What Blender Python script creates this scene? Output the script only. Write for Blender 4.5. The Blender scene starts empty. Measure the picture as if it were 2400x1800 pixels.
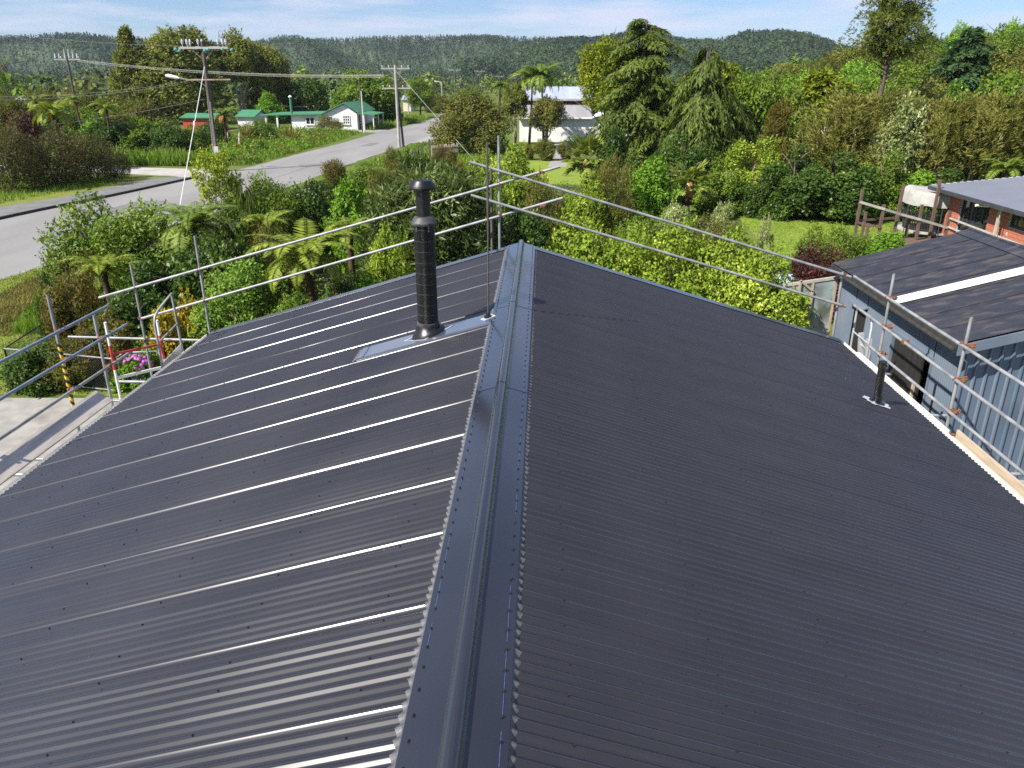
import bpy, bmesh, math, random
import numpy as np
from mathutils import Vector, Matrix, Euler

# ------------------------------------------------------------------ camera, sky, sun, exposure
SC = bpy.context.scene
COL = SC.collection
CAM_H = 6.9
FPX = 1800.0                                   # focal length in pixels of the 2400 x 1800 photograph
PITCH = math.radians(21.75)
YAW = math.radians(2.216)
cd = bpy.data.cameras.new('camera')
cam = bpy.data.objects.new('camera', cd)
COL.objects.link(cam)
cam.location = (0, 0, CAM_H)
cam.rotation_euler = (math.pi/2 - PITCH, 0, YAW)
cd.sensor_width = 36.0
cd.lens = 36.0*FPX/2400.0
cd.clip_start = 0.05
cd.clip_end = 12000
SC.camera = cam

SUN_AZ = math.radians(55.5 + 180)              # where the sun stands, clockwise from +Y
SUN_EL = math.radians(46)
w = bpy.data.worlds.new('World')
SC.world = w
w.use_nodes = True
nt = w.node_tree
nt.nodes.clear()
wo = nt.nodes.new('ShaderNodeOutputWorld')
bg = nt.nodes.new('ShaderNodeBackground')
sky = nt.nodes.new('ShaderNodeTexSky')
sky.sky_type = 'NISHITA'
sky.sun_disc = False
sky.sun_elevation = SUN_EL
sky.sun_rotation = SUN_AZ
sky.altitude = 50
sky.air_density = 1.0
sky.dust_density = 0.3
sky.ozone_density = 1.5
bg.inputs['Strength'].default_value = 0.075
tc = nt.nodes.new('ShaderNodeTexCoord')
mp = nt.nodes.new('ShaderNodeMapping')
mp.inputs['Scale'].default_value = (1.2, 1.2, 9.0)
mp.inputs['Location'].default_value = (2.9334, 3.2195, -0.1497)
cn = nt.nodes.new('ShaderNodeTexNoise')
cn.inputs['Scale'].default_value = 3.4
cn.inputs['Detail'].default_value = 7
cn.inputs['Roughness'].default_value = 0.56
cr = nt.nodes.new('ShaderNodeValToRGB')
cr.color_ramp.elements[0].position = 0.44
cr.color_ramp.elements[0].color = (0, 0, 0, 1)
cr.color_ramp.elements[1].position = 0.62
cr.color_ramp.elements[1].color = (0.9, 0.9, 0.9, 1)
mx = nt.nodes.new('ShaderNodeMix')
mx.data_type = 'RGBA'
mx.inputs['B'].default_value = (5.2, 5.6, 6.9, 1)
nt.links.new(tc.outputs['Generated'], mp.inputs['Vector'])
nt.links.new(mp.outputs['Vector'], cn.inputs['Vector'])
nt.links.new(cn.outputs['Fac'], cr.inputs['Fac'])
nt.links.new(cr.outputs['Color'], mx.inputs['Factor'])
tn = nt.nodes.new('ShaderNodeMix'); tn.data_type = 'RGBA'; tn.blend_type = 'MULTIPLY'; tn.inputs['Factor'].default_value = 1.0
tn.inputs['B'].default_value = (0.56, 0.70, 0.97, 1)
nt.links.new(sky.outputs['Color'], tn.inputs['A']); nt.links.new(tn.outputs['Result'], mx.inputs['A'])
nt.links.new(mx.outputs['Result'], bg.inputs['Color'])
nt.links.new(bg.outputs['Background'], wo.inputs['Surface'])

sl = bpy.data.lights.new('sun', 'SUN')
sl.energy = 5.0
sl.angle = math.radians(0.53)
sl.color = (1.0, 0.945, 0.86)
so = bpy.data.objects.new('sun', sl)
COL.objects.link(so)
to_sun = Vector((math.sin(SUN_AZ)*math.cos(SUN_EL), math.cos(SUN_AZ)*math.cos(SUN_EL), math.sin(SUN_EL)))
so.rotation_euler = to_sun.to_track_quat('Z', 'Y').to_euler()
so.location = to_sun*80

SC.view_settings.view_transform = 'Standard'
SC.view_settings.look = 'None'
SC.view_settings.exposure = 0.9
SC.view_settings.gamma = 1.0
SC.view_settings.use_curve_mapping = False
SC.render.engine = 'CYCLES'
SC.cycles.max_bounces = 5
SC.cycles.diffuse_bounces = 2
SC.cycles.glossy_bounces = 3
SC.cycles.transmission_bounces = 4
SC.cycles.transparent_max_bounces = 6
SC.cycles.sample_clamp_indirect = 6
SC.cycles.use_denoising = False
SC.cycles.filter_width = 1.6

# ------------------------------------------------------------------ helpers
def ray(px, py):
    """direction of the view through photograph pixel (px, py), world axes (Y runs along the ridge)"""
    x, y, z = (px-1200)/FPX, -(py-900)/FPX, 1.0
    c, s = math.cos(PITCH), math.sin(PITCH)
    a, b, d = x, z*c + y*s, -z*s + y*c
    c, s = math.cos(YAW), math.sin(YAW)
    return Vector((a*c - b*s, a*s + b*c, d))
def P(px, py, z=0.0):                          # on the level z
    r = ray(px, py)
    return r*((z-CAM_H)/r.z) + Vector((0, 0, CAM_H))
def PY(px, py, Y):                             # in the upright plane at distance Y
    r = ray(px, py)
    return r*(Y/r.y) + Vector((0, 0, CAM_H))
def PX(px, py, X):
    r = ray(px, py)
    return r*(X/r.x) + Vector((0, 0, CAM_H))

ORG = {}
def tag(o, label=None, cat=None, group=None, kind=None):
    if label: o['label'] = label
    if cat: o['category'] = cat
    if group: o['group'] = group
    if kind: o['kind'] = kind
    return o
def thing(name, label, cat, loc=(0, 0, 0), group=None, rz=0.0):
    o = bpy.data.objects.new(name, None)
    o.empty_display_size = 0.2
    COL.objects.link(o)
    o.location = loc
    o.rotation_euler = (0, 0, rz)
    ORG[o] = Vector(loc)
    return tag(o, label, cat, group)
def put(name, me, parent=None, loc=None, rot=None, scale=None):
    """link mesh data as an object; loc is in world axes for parts of an unrotated thing"""
    o = bpy.data.objects.new(name, me)
    COL.objects.link(o)
    if parent is not None:
        o.parent = parent
        ORG[o] = ORG[parent]
        if loc is not None: o.location = Vector(loc) - ORG[parent]
    else:
        ORG[o] = Vector((0, 0, 0))
        if loc is not None: o.location = loc
    if rot is not None: o.rotation_euler = rot
    if scale is not None: o.scale = scale
    return o

class MB:
    """collects shapes for ONE mesh"""
    def __init__(s): s.v = []; s.f = []
    def add(s, vs, fs):
        n = len(s.v); s.v += [tuple(v) for v in vs]; s.f += [tuple(n+i for i in f) for f in fs]; return s
    def box(s, c, size, M=None):
        x, y, z = (a/2 for a in size)
        vs = [Vector((i*x, j*y, k*z)) for i in (-1, 1) for j in (-1, 1) for k in (-1, 1)]
        if M is not None: vs = [M @ v for v in vs]
        c = Vector(c)
        return s.add([v+c for v in vs], [(0,1,3,2),(4,6,7,5),(0,4,5,1),(2,3,7,6),(0,2,6,4),(1,5,7,3)])
    def bb(s, a, b):
        a, b = Vector(a), Vector(b)
        return s.box((a+b)/2, [abs(t) for t in (b-a)])
    def bar(s, a, b, w, h=None, up=(0, 0, 1)):
        a, b = Vector(a), Vector(b); h = h or w
        d = (b-a); L = d.length; d.normalize()
        u = Vector(up)
        sd = d.cross(u)
        if sd.length < 1e-4: sd = d.cross(Vector((0, 1, 0)))
        sd.normalize(); u = sd.cross(d)
        M = Matrix((d, sd, u)).transposed()
        return s.box((a+b)/2, (L, w, h), M)
    def tube(s, pts, r, n=10, cap=True):
        pts = [Vector(p) for p in pts]
        m = len(pts)
        rs = r if hasattr(r, '__len__') else [r]*m
        b0 = len(s.v); prev = None
        for i, p in enumerate(pts):
            d = (pts[min(i+1, m-1)] - pts[max(i-1, 0)]).normalized()
            if prev is None:
                a = d.orthogonal().normalized()
            else:
                a = (prev - d*prev.dot(d))
                a = a.normalized() if a.length > 1e-5 else d.orthogonal().normalized()
            prev = a; b = d.cross(a)
            for k in range(n):
                t = 2*math.pi*k/n
                s.v.append(tuple(p + (a*math.cos(t) + b*math.sin(t))*rs[i]))
        for i in range(m-1):
            for k in range(n):
                q = b0+i*n; s.f.append((q+k, q+(k+1) % n, q+n+(k+1) % n, q+n+k))
        if cap:
            s.f.append(tuple(b0+k for k in reversed(range(n))))
            s.f.append(tuple(b0+(m-1)*n+k for k in range(n)))
        return s
    def lathe(s, prof, c=(0, 0, 0), n=24, cap=True):
        b0 = len(s.v); c = Vector(c)
        for r, z in prof:
            for k in range(n):
                t = 2*math.pi*k/n
                s.v.append((c.x+r*math.cos(t), c.y+r*math.sin(t), c.z+z))
        for i in range(len(prof)-1):
            for k in range(n):
                q = b0+i*n; s.f.append((q+k, q+(k+1) % n, q+n+(k+1) % n, q+n+k))
        if cap:
            s.f.append(tuple(b0+k for k in reversed(range(n))))
            s.f.append(tuple(b0+(len(prof)-1)*n+k for k in range(n)))
        return s
    def prism(s, poly, off):
        """polygon extruded by the vector off"""
        n = len(poly); off = Vector(off)
        vs = [Vector(p) for p in poly] + [Vector(p)+off for p in poly]
        fs = [tuple(range(n)), tuple(range(2*n-1, n-1, -1))] + [(i, i+n, (i+1) % n+n, (i+1) % n) for i in range(n)]
        return s.add(vs, fs)
    def grid(s, fn, nu, nv):
        b0 = len(s.v)
        for j in range(nv+1):
            for i in range(nu+1): s.v.append(tuple(fn(i/nu, j/nv)))
        for j in range(nv):
            for i in range(nu):
                q = b0+j*(nu+1)+i; s.f.append((q, q+1, q+nu+2, q+nu+1))
        return s
    def mesh(s, name, mat, org=(0, 0, 0), smooth=False, recalc=True):
        me = bpy.data.meshes.new(name)
        ox, oy, oz = org
        me.from_pydata([(x-ox, y-oy, z-oz) for x, y, z in s.v], [], s.f)
        if recalc:
            bm = bmesh.new(); bm.from_mesh(me)
            bmesh.ops.recalc_face_normals(bm, faces=bm.faces)
            bm.to_mesh(me); bm.free()
        if mat: me.materials.append(mat)
        if smooth:
            me.polygons.foreach_set('use_smooth', [True]*len(me.polygons))
            if smooth != 'all':
                try: me.set_sharp_from_angle(angle=math.radians(smooth if smooth is not True else 40))
                except Exception: pass
        me.update()
        return me
    def build(s, name, mat, parent=None, smooth=False, loc=None, recalc=True):
        org = ORG[parent] if parent is not None else (loc or (0, 0, 0))
        me = s.mesh(name, mat, org, smooth, recalc)
        o = put(name, me, parent)
        if parent is None and loc: o.location = loc
        return o

# ------------------------------------------------------------------ materials
def nodes(name):
    m = bpy.data.materials.new(name); m.use_nodes = True
    return m, m.node_tree, m.node_tree.nodes['Principled BSDF']
def pmat(name, c1, c2=None, scale=4.0, rough=0.6, metal=0.0, bump=0.0, bscale=None, spec=0.5, detail=5, lo=0.35, hi=0.65,
         rough2=None, stretch=(1, 1, 1), c3=None, s3=0.4, coat=0.0, dist=0.01, f3=(0.5, 0.75)):
    m, t, b = nodes(name)
    b.inputs['Roughness'].default_value = rough
    b.inputs['Metallic'].default_value = metal
    b.inputs['Specular IOR Level'].default_value = spec
    b.inputs['Coat Weight'].default_value = coat
    b.inputs['Base Color'].default_value = (*c1, 1)
    co = t.nodes.new('ShaderNodeTexCoord')
    mpn = t.nodes.new('ShaderNodeMapping'); mpn.inputs['Scale'].default_value = stretch
    t.links.new(co.outputs['Object'], mpn.inputs['Vector'])
    if c2 is not None:
        n = t.nodes.new('ShaderNodeTexNoise'); n.inputs['Scale'].default_value = scale; n.inputs['Detail'].default_value = detail
        t.links.new(mpn.outputs['Vector'], n.inputs['Vector'])
        r = t.nodes.new('ShaderNodeValToRGB')
        r.color_ramp.elements[0].position = lo; r.color_ramp.elements[0].color = (*c1, 1)
        r.color_ramp.elements[1].position = hi; r.color_ramp.elements[1].color = (*c2, 1)
        t.links.new(n.outputs['Fac'], r.inputs['Fac'])
        out = r.outputs['Color']
        if c3 is not None:
            n3 = t.nodes.new('ShaderNodeTexNoise'); n3.inputs['Scale'].default_value = s3; n3.inputs['Detail'].default_value = 6
            t.links.new(mpn.outputs['Vector'], n3.inputs['Vector'])
            r3 = t.nodes.new('ShaderNodeValToRGB')
            r3.color_ramp.elements[0].position = f3[0]; r3.color_ramp.elements[1].position = f3[1]
            t.links.new(n3.outputs['Fac'], r3.inputs['Fac'])
            mm = t.nodes.new('ShaderNodeMix'); mm.data_type = 'RGBA'
            mm.inputs['B'].default_value = (*c3, 1)
            t.links.new(r3.outputs['Color'], mm.inputs['Factor']); t.links.new(out, mm.inputs['A'])
            out = mm.outputs['Result']
        t.links.new(out, b.inputs['Base Color'])
        if rough2 is not None:
            mr = t.nodes.new('ShaderNodeMapRange')
            mr.inputs['To Min'].default_value = rough; mr.inputs['To Max'].default_value = rough2
            t.links.new(n.outputs['Fac'], mr.inputs['Value']); t.links.new(mr.outputs['Result'], b.inputs['Roughness'])
    if bump:
        nb = t.nodes.new('ShaderNodeTexNoise'); nb.inputs['Scale'].default_value = bscale or scale*6; nb.inputs['Detail'].default_value = 4
        t.links.new(mpn.outputs['Vector'], nb.inputs['Vector'])
        bp = t.nodes.new('ShaderNodeBump'); bp.inputs['Strength'].default_value = bump; bp.inputs['Distance'].default_value = dist
        t.links.new(nb.outputs['Fac'], bp.inputs['Height']); t.links.new(bp.outputs['Normal'], b.inputs['Normal'])
    return m
def leafmat(name, ca, cb, cc=None, rough=0.5, trans=0.25, spec=0.3, gain=(1.58, 1.62, 1.12)):
    """leaf colour varies leaf by leaf through the mesh attribute 'tint'"""
    ca, cb, cc = [tuple(a*b for a, b in zip(c, gain)) if c else None for c in (ca, cb, cc)]
    m, t, b = nodes(name)
    at = t.nodes.new('ShaderNodeAttribute'); at.attribute_name = 'tint'
    r = t.nodes.new('ShaderNodeValToRGB')
    r.color_ramp.elements[0].position = 0.1; r.color_ramp.elements[0].color = (*ca, 1)
    r.color_ramp.elements[1].position = 0.75; r.color_ramp.elements[1].color = (*cb, 1)
    if cc is not None:
        e = r.color_ramp.elements.new(0.97); e.color = (*cc, 1)
    t.links.new(at.outputs['Fac'], r.inputs['Fac'])
    t.links.new(r.outputs['Color'], b.inputs['Base Color'])
    b.inputs['Roughness'].default_value = rough
    b.inputs['Specular IOR Level'].default_value = spec*0.5
    tr = t.nodes.new('ShaderNodeBsdfTranslucent')
    hs = t.nodes.new('ShaderNodeHueSaturation'); hs.inputs['Saturation'].default_value = 1.1; hs.inputs['Value'].default_value = 1.2
    t.links.new(r.outputs['Color'], hs.inputs['Color']); t.links.new(hs.outputs['Color'], tr.inputs['Color'])
    ms = t.nodes.new('ShaderNodeMixShader'); ms.inputs['Fac'].default_value = trans
    t.links.new(b.outputs['BSDF'], ms.inputs[1]); t.links.new(tr.outputs['BSDF'], ms.inputs[2])
    t.links.new(ms.outputs['Shader'], t.nodes['Material Output'].inputs['Surface'])
    return m

M = {}
M['roof'] = pmat('painted_steel_charcoal', (0.0165, 0.0158, 0.0176), (0.0210, 0.0202, 0.0222), scale=1.1, rough=0.20, rough2=0.29, spec=0.5, coat=0.6, bump=0.03, bscale=9, dist=0.004)
M['roof'].node_tree.nodes['Principled BSDF'].inputs['Coat Roughness'].default_value = 0.21
M['ridge'] = pmat('ridge_flashing_steel', (0.015, 0.017, 0.023), (0.019, 0.021, 0.028), scale=1.2, rough=0.18, rough2=0.24, spec=0.55, coat=0.65, bump=0.09, bscale=2.2, dist=0.01)
M['ridge'].node_tree.nodes['Principled BSDF'].inputs['Coat Roughness'].default_value = 0.15
M['tray'] = pmat('flashing_tray_steel', (0.045, 0.055, 0.075), (0.06, 0.07, 0.095), scale=2, rough=0.2, spec=0.7, coat=1.0, bump=0.05, bscale=4, dist=0.01)
M['soft'] = pmat('soft_edge_aluminium', (0.075, 0.077, 0.082), (0.13, 0.132, 0.138), scale=40, rough=0.5, metal=0.25, bump=0.5, bscale=160, dist=0.002)
M['flue'] = pmat('black_flue_steel', (0.0045, 0.0048, 0.0052), (0.008, 0.0083, 0.0088), scale=6, rough=0.34, rough2=0.5, spec=0.5)
M['flue_grey'] = pmat('weathered_flue_band', (0.025, 0.025, 0.027), (0.07, 0.07, 0.073), scale=14, rough=0.55)
M['rubber'] = pmat('black_rubber', (0.006, 0.006, 0.007), (0.011, 0.011, 0.012), scale=10, rough=0.33, spec=0.5)
M['sealant'] = pmat('silver_sealant', (0.45, 0.48, 0.53), (0.62, 0.65, 0.70), scale=30, rough=0.45, metal=0.2)
M['gal'] = pmat('galvanised_tube', (0.20, 0.208, 0.21), (0.33, 0.338, 0.34), scale=5, rough=0.42, rough2=0.6, metal=0.25, bump=0.1, bscale=60, dist=0.002)
M['gal_blue'] = pmat('blue_grey_tube', (0.15, 0.20, 0.27), (0.25, 0.29, 0.34), scale=4, rough=0.4, metal=0.2)
M['coupler'] = pmat('rusty_coupler', (0.10, 0.036, 0.015), (0.20, 0.085, 0.04), scale=25, rough=0.85)
M['plank'] = pmat('scaffold_board', (0.42, 0.38, 0.33), (0.55, 0.50, 0.44), scale=3, rough=0.7, stretch=(6, 0.6, 6), c3=(0.16, 0.13, 0.11), s3=2.2, f3=(0.58, 0.78))
M['timber'] = pmat('pale_timber', (0.36, 0.29, 0.21), (0.46, 0.38, 0.29), scale=3, rough=0.7, stretch=(8, 0.8, 8))
M['gutter'] = pmat('white_gutter', (0.68, 0.66, 0.62), (0.76, 0.74, 0.70), scale=2, rough=0.45, c3=(0.4, 0.36, 0.3), s3=3.0, f3=(0.6, 0.85))
M['white'] = pmat('white_paint', (0.74, 0.74, 0.72), (0.80, 0.80, 0.78), scale=1.2, rough=0.6, c3=(0.60, 0.60, 0.57), s3=0.5)
M['red'] = pmat('red_paint', (0.50, 0.028, 0.03), (0.62, 0.05, 0.05), scale=8, rough=0.5)
M['yellow'] = pmat('yellow_tape', (0.62, 0.43, 0.02), (0.70, 0.50, 0.05), scale=8, rough=0.5)
M['black'] = pmat('black_paint', (0.012, 0.012, 0.013), (0.022, 0.022, 0.024), scale=5, rough=0.5)
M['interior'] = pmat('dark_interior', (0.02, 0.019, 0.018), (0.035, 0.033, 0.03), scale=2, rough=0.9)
M['shedblue'] = pmat('blue_grey_cladding', (0.112, 0.142, 0.186), (0.137, 0.167, 0.212), scale=0.8, rough=0.5, c3=(0.15, 0.18, 0.22), s3=1.4)
M['shedend'] = pmat('slate_blue_boards', (0.085, 0.125, 0.175), (0.11, 0.15, 0.205), scale=0.9, rough=0.55, c3=(0.075, 0.10, 0.14), s3=2)
M['shedroof'] = pmat('worn_black_roof', (0.020, 0.021, 0.027), (0.030, 0.031, 0.038), scale=3, rough=0.42, stretch=(1, 2.2, 1), c3=(0.066, 0.056, 0.052), s3=2.4, f3=(0.50, 0.68), spec=0.5, bump=0.15, bscale=20)
M['clear'] = pmat('white_rooflight', (0.70, 0.70, 0.69), (0.78, 0.78, 0.77), scale=2, rough=0.5, c3=(0.62, 0.62, 0.60), s3=1.2)
M['fascia'] = pmat('dark_fascia', (0.030, 0.032, 0.036), (0.05, 0.052, 0.056), scale=3, rough=0.6)
M['door_dark'] = pmat('dark_door_boards', (0.012, 0.0105, 0.0095), (0.022, 0.019, 0.017), scale=2.5, rough=0.7, stretch=(5, 5, 0.5))
M['oldglass'] = pmat('dirty_glazing', (0.23, 0.30, 0.30), (0.40, 0.45, 0.42), scale=2.2, rough=0.3, c3=(0.10, 0.11, 0.09), s3=1.7, f3=(0.45, 0.62), spec=0.6)
M['oldwood'] = pmat('weathered_wood', (0.30, 0.24, 0.18), (0.45, 0.38, 0.30), scale=4, rough=0.8, stretch=(3, 3, 0.6))
M['greywood'] = pmat('grey_timber_rail', (0.33, 0.31, 0.28), (0.45, 0.43, 0.39), scale=5, rough=0.8)
M['brownwood'] = pmat('brown_post_wood', (0.085, 0.055, 0.04), (0.15, 0.10, 0.075), scale=5, rough=0.8, stretch=(3, 3, 0.6))
M['darkwood'] = pmat('dark_fence_post', (0.05, 0.046, 0.042), (0.09, 0.082, 0.074), scale=6, rough=0.9)
M['brick'] = pmat('red_brick', (0.34, 0.105, 0.06), (0.46, 0.17, 0.10), scale=3.5, rough=0.85, c3=(0.26, 0.07, 0.045), s3=6, bump=0.3, bscale=40)
M['mortar'] = pmat('pale_mortar', (0.42, 0.39, 0.35), (0.50, 0.47, 0.43), scale=8, rough=0.9)
M['greyroof'] = pmat('grey_blue_roof', (0.13, 0.14, 0.17), (0.15, 0.16, 0.195), scale=0.6, rough=0.42, spec=0.5)
M['glass'] = pmat('window_glass', (0.015, 0.018, 0.02), (0.03, 0.035, 0.04), scale=1, rough=0.06, spec=0.7)
M['alu'] = pmat('aluminium', (0.50, 0.51, 0.52), (0.62, 0.63, 0.64), scale=6, rough=0.35, metal=0.5)
M['net'] = pmat('black_net', (0.02, 0.022, 0.022), (0.03, 0.032, 0.032), scale=4, rough=0.9)
M['canvas'] = pmat('pale_canvas', (0.26, 0.255, 0.235), (0.36, 0.35, 0.325), scale=2.5, rough=0.9, c3=(0.45, 0.43, 0.39), s3=2)
M['asphalt'] = pmat('grey_chipseal', (0.185, 0.178, 0.172), (0.225, 0.218, 0.21), scale=0.35, rough=0.88, detail=9, c3=(0.27, 0.262, 0.25), s3=0.16, bump=0.4, bscale=30, dist=0.02, stretch=(1, 0.25, 1))
M['footpath'] = pmat('footpath_seal', (0.13, 0.13, 0.128), (0.165, 0.163, 0.158), scale=0.8, rough=0.9, c3=(0.10, 0.10, 0.097), s3=2, bump=0.3, bscale=40)
M['kerbblack'] = pmat('dark_kerb', (0.018, 0.017, 0.016), (0.035, 0.033, 0.03), scale=6, rough=0.8)
M['gravel'] = pmat('pale_gravel', (0.30, 0.285, 0.255), (0.40, 0.385, 0.35), scale=1.5, rough=0.95, c3=(0.20, 0.20, 0.15), s3=0.5, bump=0.5, bscale=30)
M['concrete'] = pmat('worn_concrete', (0.235, 0.222, 0.20), (0.30, 0.287, 0.26), scale=3, rough=0.9, c3=(0.17, 0.16, 0.14), s3=1.6, bump=0.3, bscale=60, detail=9)
M['grass'] = pmat('meadow_grass', (0.065, 0.10, 0.016), (0.115, 0.15, 0.026), scale=0.35, rough=0.9, detail=9, c3=(0.125, 0.13, 0.04), s3=0.10, bump=0.7, bscale=9, dist=0.05, spec=0.15)
M['verge'] = pmat('mown_verge', (0.115, 0.155, 0.024), (0.19, 0.215, 0.036), scale=1.1, rough=0.9, detail=10, c3=(0.19, 0.16, 0.055), s3=0.5, bump=0.9, bscale=25, dist=0.04, spec=0.15)
M['lawn'] = pmat('bright_lawn', (0.15, 0.215, 0.024), (0.205, 0.265, 0.038), scale=0.8, rough=0.9, detail=10, c3=(0.21, 0.24, 0.06), s3=0.35, bump=0.8, bscale=22, dist=0.04, spec=0.15)
M['ditch'] = pmat('dry_ditch', (0.10, 0.075, 0.035), (0.16, 0.14, 0.05), scale=1.5, rough=0.95, c3=(0.07, 0.10, 0.025), s3=0.8, bump=0.8, bscale=14, dist=0.06)
M['soil'] = pmat('garden_soil', (0.022, 0.017, 0.012), (0.045, 0.036, 0.024), scale=2, rough=0.95, bump=0.8, bscale=12, dist=0.05)
M['hill'] = pmat('hill_ground', (0.028, 0.048, 0.020), (0.050, 0.078, 0.028), scale=0.01, rough=0.95, c3=(0.08, 0.11, 0.04), s3=0.005, f3=(0.55, 0.7))
M['pole'] = pmat('weathered_pole', (0.055, 0.046, 0.038), (0.115, 0.10, 0.085), scale=3, rough=0.85, stretch=(4, 4, 0.4))
M['concpole'] = pmat('concrete_pole', (0.30, 0.29, 0.27), (0.40, 0.39, 0.36), scale=2, rough=0.85)
M['porcelain'] = pmat('grey_porcelain', (0.40, 0.42, 0.43), (0.5, 0.52, 0.53), scale=8, rough=0.3)
M['teal'] = pmat('teal_glass_insulator', (0.10, 0.28, 0.28), (0.16, 0.36, 0.36), scale=10, rough=0.12, spec=0.7)
M['wire'] = pmat('pale_wire', (0.28, 0.275, 0.25), (0.34, 0.33, 0.30), scale=2, rough=0.5, metal=0.3)
M['darkwire'] = pmat('dark_wire', (0.05, 0.05, 0.05), (0.07, 0.07, 0.07), scale=2, rough=0.6)
M['greenroof'] = pmat('green_roof', (0.045, 0.185, 0.095), (0.065, 0.225, 0.12), scale=0.8, rough=0.5, stretch=(3, 1, 1))
M['redwall'] = pmat('red_wall', (0.40, 0.045, 0.03), (0.48, 0.07, 0.05), scale=1, rough=0.7)
M['rust'] = pmat('rusty_roof', (0.30, 0.14, 0.08), (0.42, 0.30, 0.24), scale=1.4, rough=0.8, c3=(0.50, 0.45, 0.40), s3=0.6)
M['cream'] = pmat('cream_wall', (0.62, 0.57, 0.44), (0.68, 0.63, 0.50), scale=0.8, rough=0.7)
M['zinc'] = pmat('pale_zinc_roof', (0.42, 0.46, 0.54), (0.55, 0.58, 0.65), scale=0.5, rough=0.35, metal=0.3, stretch=(3, 0.2, 0.2))
M['lavender'] = pmat('grey_sheet_roof', (0.235, 0.225, 0.23), (0.285, 0.27, 0.275), scale=0.5, rough=0.6, stretch=(4, 0.3, 0.3))
M['purpleflower'] = pmat('purple_petals', (0.28, 0.05, 0.27), (0.42, 0.11, 0.40), scale=10, rough=0.7)
M['plastic_blue'] = pmat('pale_blue_plastic', (0.40, 0.58, 0.70), (0.48, 0.65, 0.76), scale=2, rough=0.4)
M['bark'] = pmat('brown_bark', (0.075, 0.055, 0.04), (0.14, 0.105, 0.08), scale=5, rough=0.95, stretch=(2, 2, 0.5), bump=0.5, bscale=20)
M['palebark'] = pmat('pale_bark', (0.26, 0.20, 0.145), (0.38, 0.31, 0.24), scale=5, rough=0.9, stretch=(2, 2, 0.5))
M['fernbark'] = pmat('fern_trunk_fibre', (0.045, 0.026, 0.017), (0.10, 0.055, 0.03), scale=9, rough=1.0, bump=0.8, bscale=40)
M['straw'] = pmat('dead_palm_thatch', (0.30, 0.17, 0.06), (0.42, 0.27, 0.11), scale=9, rough=0.95)
# foliage
M['f_green'] = leafmat('leaf_green', (0.036, 0.066, 0.011), (0.092, 0.138, 0.021), (0.18, 0.225, 0.06))
M['f_dark'] = leafmat('leaf_dark_glossy', (0.018, 0.038, 0.008), (0.048, 0.082, 0.016), (0.10, 0.14, 0.04), rough=0.38, spec=0.45)
M['f_lime'] = leafmat('leaf_lime', (0.060, 0.105, 0.014), (0.180, 0.230, 0.034), (0.36, 0.39, 0.10))
M['f_bright'] = leafmat('leaf_bright_green', (0.055, 0.115, 0.014), (0.11, 0.20, 0.024), (0.17, 0.26, 0.05))
M['f_lance'] = leafmat('leaf_lance_dark', (0.022, 0.036, 0.012), (0.060, 0.085, 0.028), (0.17, 0.20, 0.10), rough=0.4)
M['f_olive'] = leafmat('leaf_olive', (0.046, 0.050, 0.014), (0.105, 0.105, 0.028), (0.17, 0.15, 0.06))
M['f_brown'] = leafmat('leaf_bronze', (0.045, 0.037, 0.012), (0.098, 0.080, 0.021), (0.13, 0.13, 0.035))
M['f_scrub'] = leafmat('leaf_scrub', (0.026, 0.028, 0.012), (0.065, 0.062, 0.026), (0.13, 0.095, 0.055))
M['f_yellow'] = leafmat('leaf_yellow', (0.16, 0.115, 0.014), (0.26, 0.19, 0.024), (0.16, 0.19, 0.03))
M['f_purple'] = leafmat('leaf_purple', (0.022, 0.010, 0.012), (0.050, 0.018, 0.022), (0.09, 0.03, 0.04))
M['f_box'] = leafmat('leaf_round_bush', (0.060, 0.105, 0.018), (0.125, 0.195, 0.038), (0.19, 0.26, 0.08))
M['f_gold'] = leafmat('leaf_gold_conifer', (0.075, 0.10, 0.012), (0.165, 0.19, 0.021), (0.27, 0.28, 0.05))
M['f_cyp'] = leafmat('leaf_cypress', (0.030, 0.050, 0.011), (0.088, 0.118, 0.027), (0.155, 0.17, 0.045))
M['f_fir'] = leafmat('leaf_fir', (0.018, 0.040, 0.022), (0.045, 0.082, 0.040), (0.08, 0.12, 0.06))
M['f_kan'] = leafmat('leaf_kanuka', (0.058, 0.062, 0.017), (0.140, 0.135, 0.042), (0.21, 0.185, 0.075))
M['f_wattle'] = leafmat('leaf_wattle', (0.050, 0.060, 0.015), (0.125, 0.135, 0.035), (0.19, 0.19, 0.07))
M['f_young'] = leafmat('leaf_young_tree', (0.10, 0.135, 0.02), (0.22, 0.25, 0.04), (0.34, 0.35, 0.09))
M['f_rimu'] = leafmat('leaf_tall_tree', (0.032, 0.046, 0.011), (0.088, 0.104, 0.026), (0.15, 0.15, 0.05))
M['f_fern'] = leafmat('frond_green', (0.060, 0.090, 0.014), (0.145, 0.175, 0.029), (0.24, 0.24, 0.06))
M['f_fernd'] = leafmat('frond_dark', (0.045, 0.075, 0.015), (0.105, 0.145, 0.028), (0.17, 0.19, 0.05))
M['f_fernb'] = leafmat('frond_brown', (0.15, 0.075, 0.022), (0.27, 0.15, 0.04), (0.22, 0.18, 0.05))
M['f_palm'] = leafmat('palm_leaf', (0.10, 0.13, 0.030), (0.18, 0.21, 0.06), (0.26, 0.27, 0.11))
M['f_pale'] = leafmat('leaf_pale_flowering', (0.085, 0.105, 0.045), (0.19, 0.215, 0.11), (0.46, 0.47, 0.34))
M['f_flax'] = leafmat('flax_leaf', (0.075, 0.070, 0.025), (0.17, 0.15, 0.06), (0.28, 0.24, 0.12))
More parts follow.
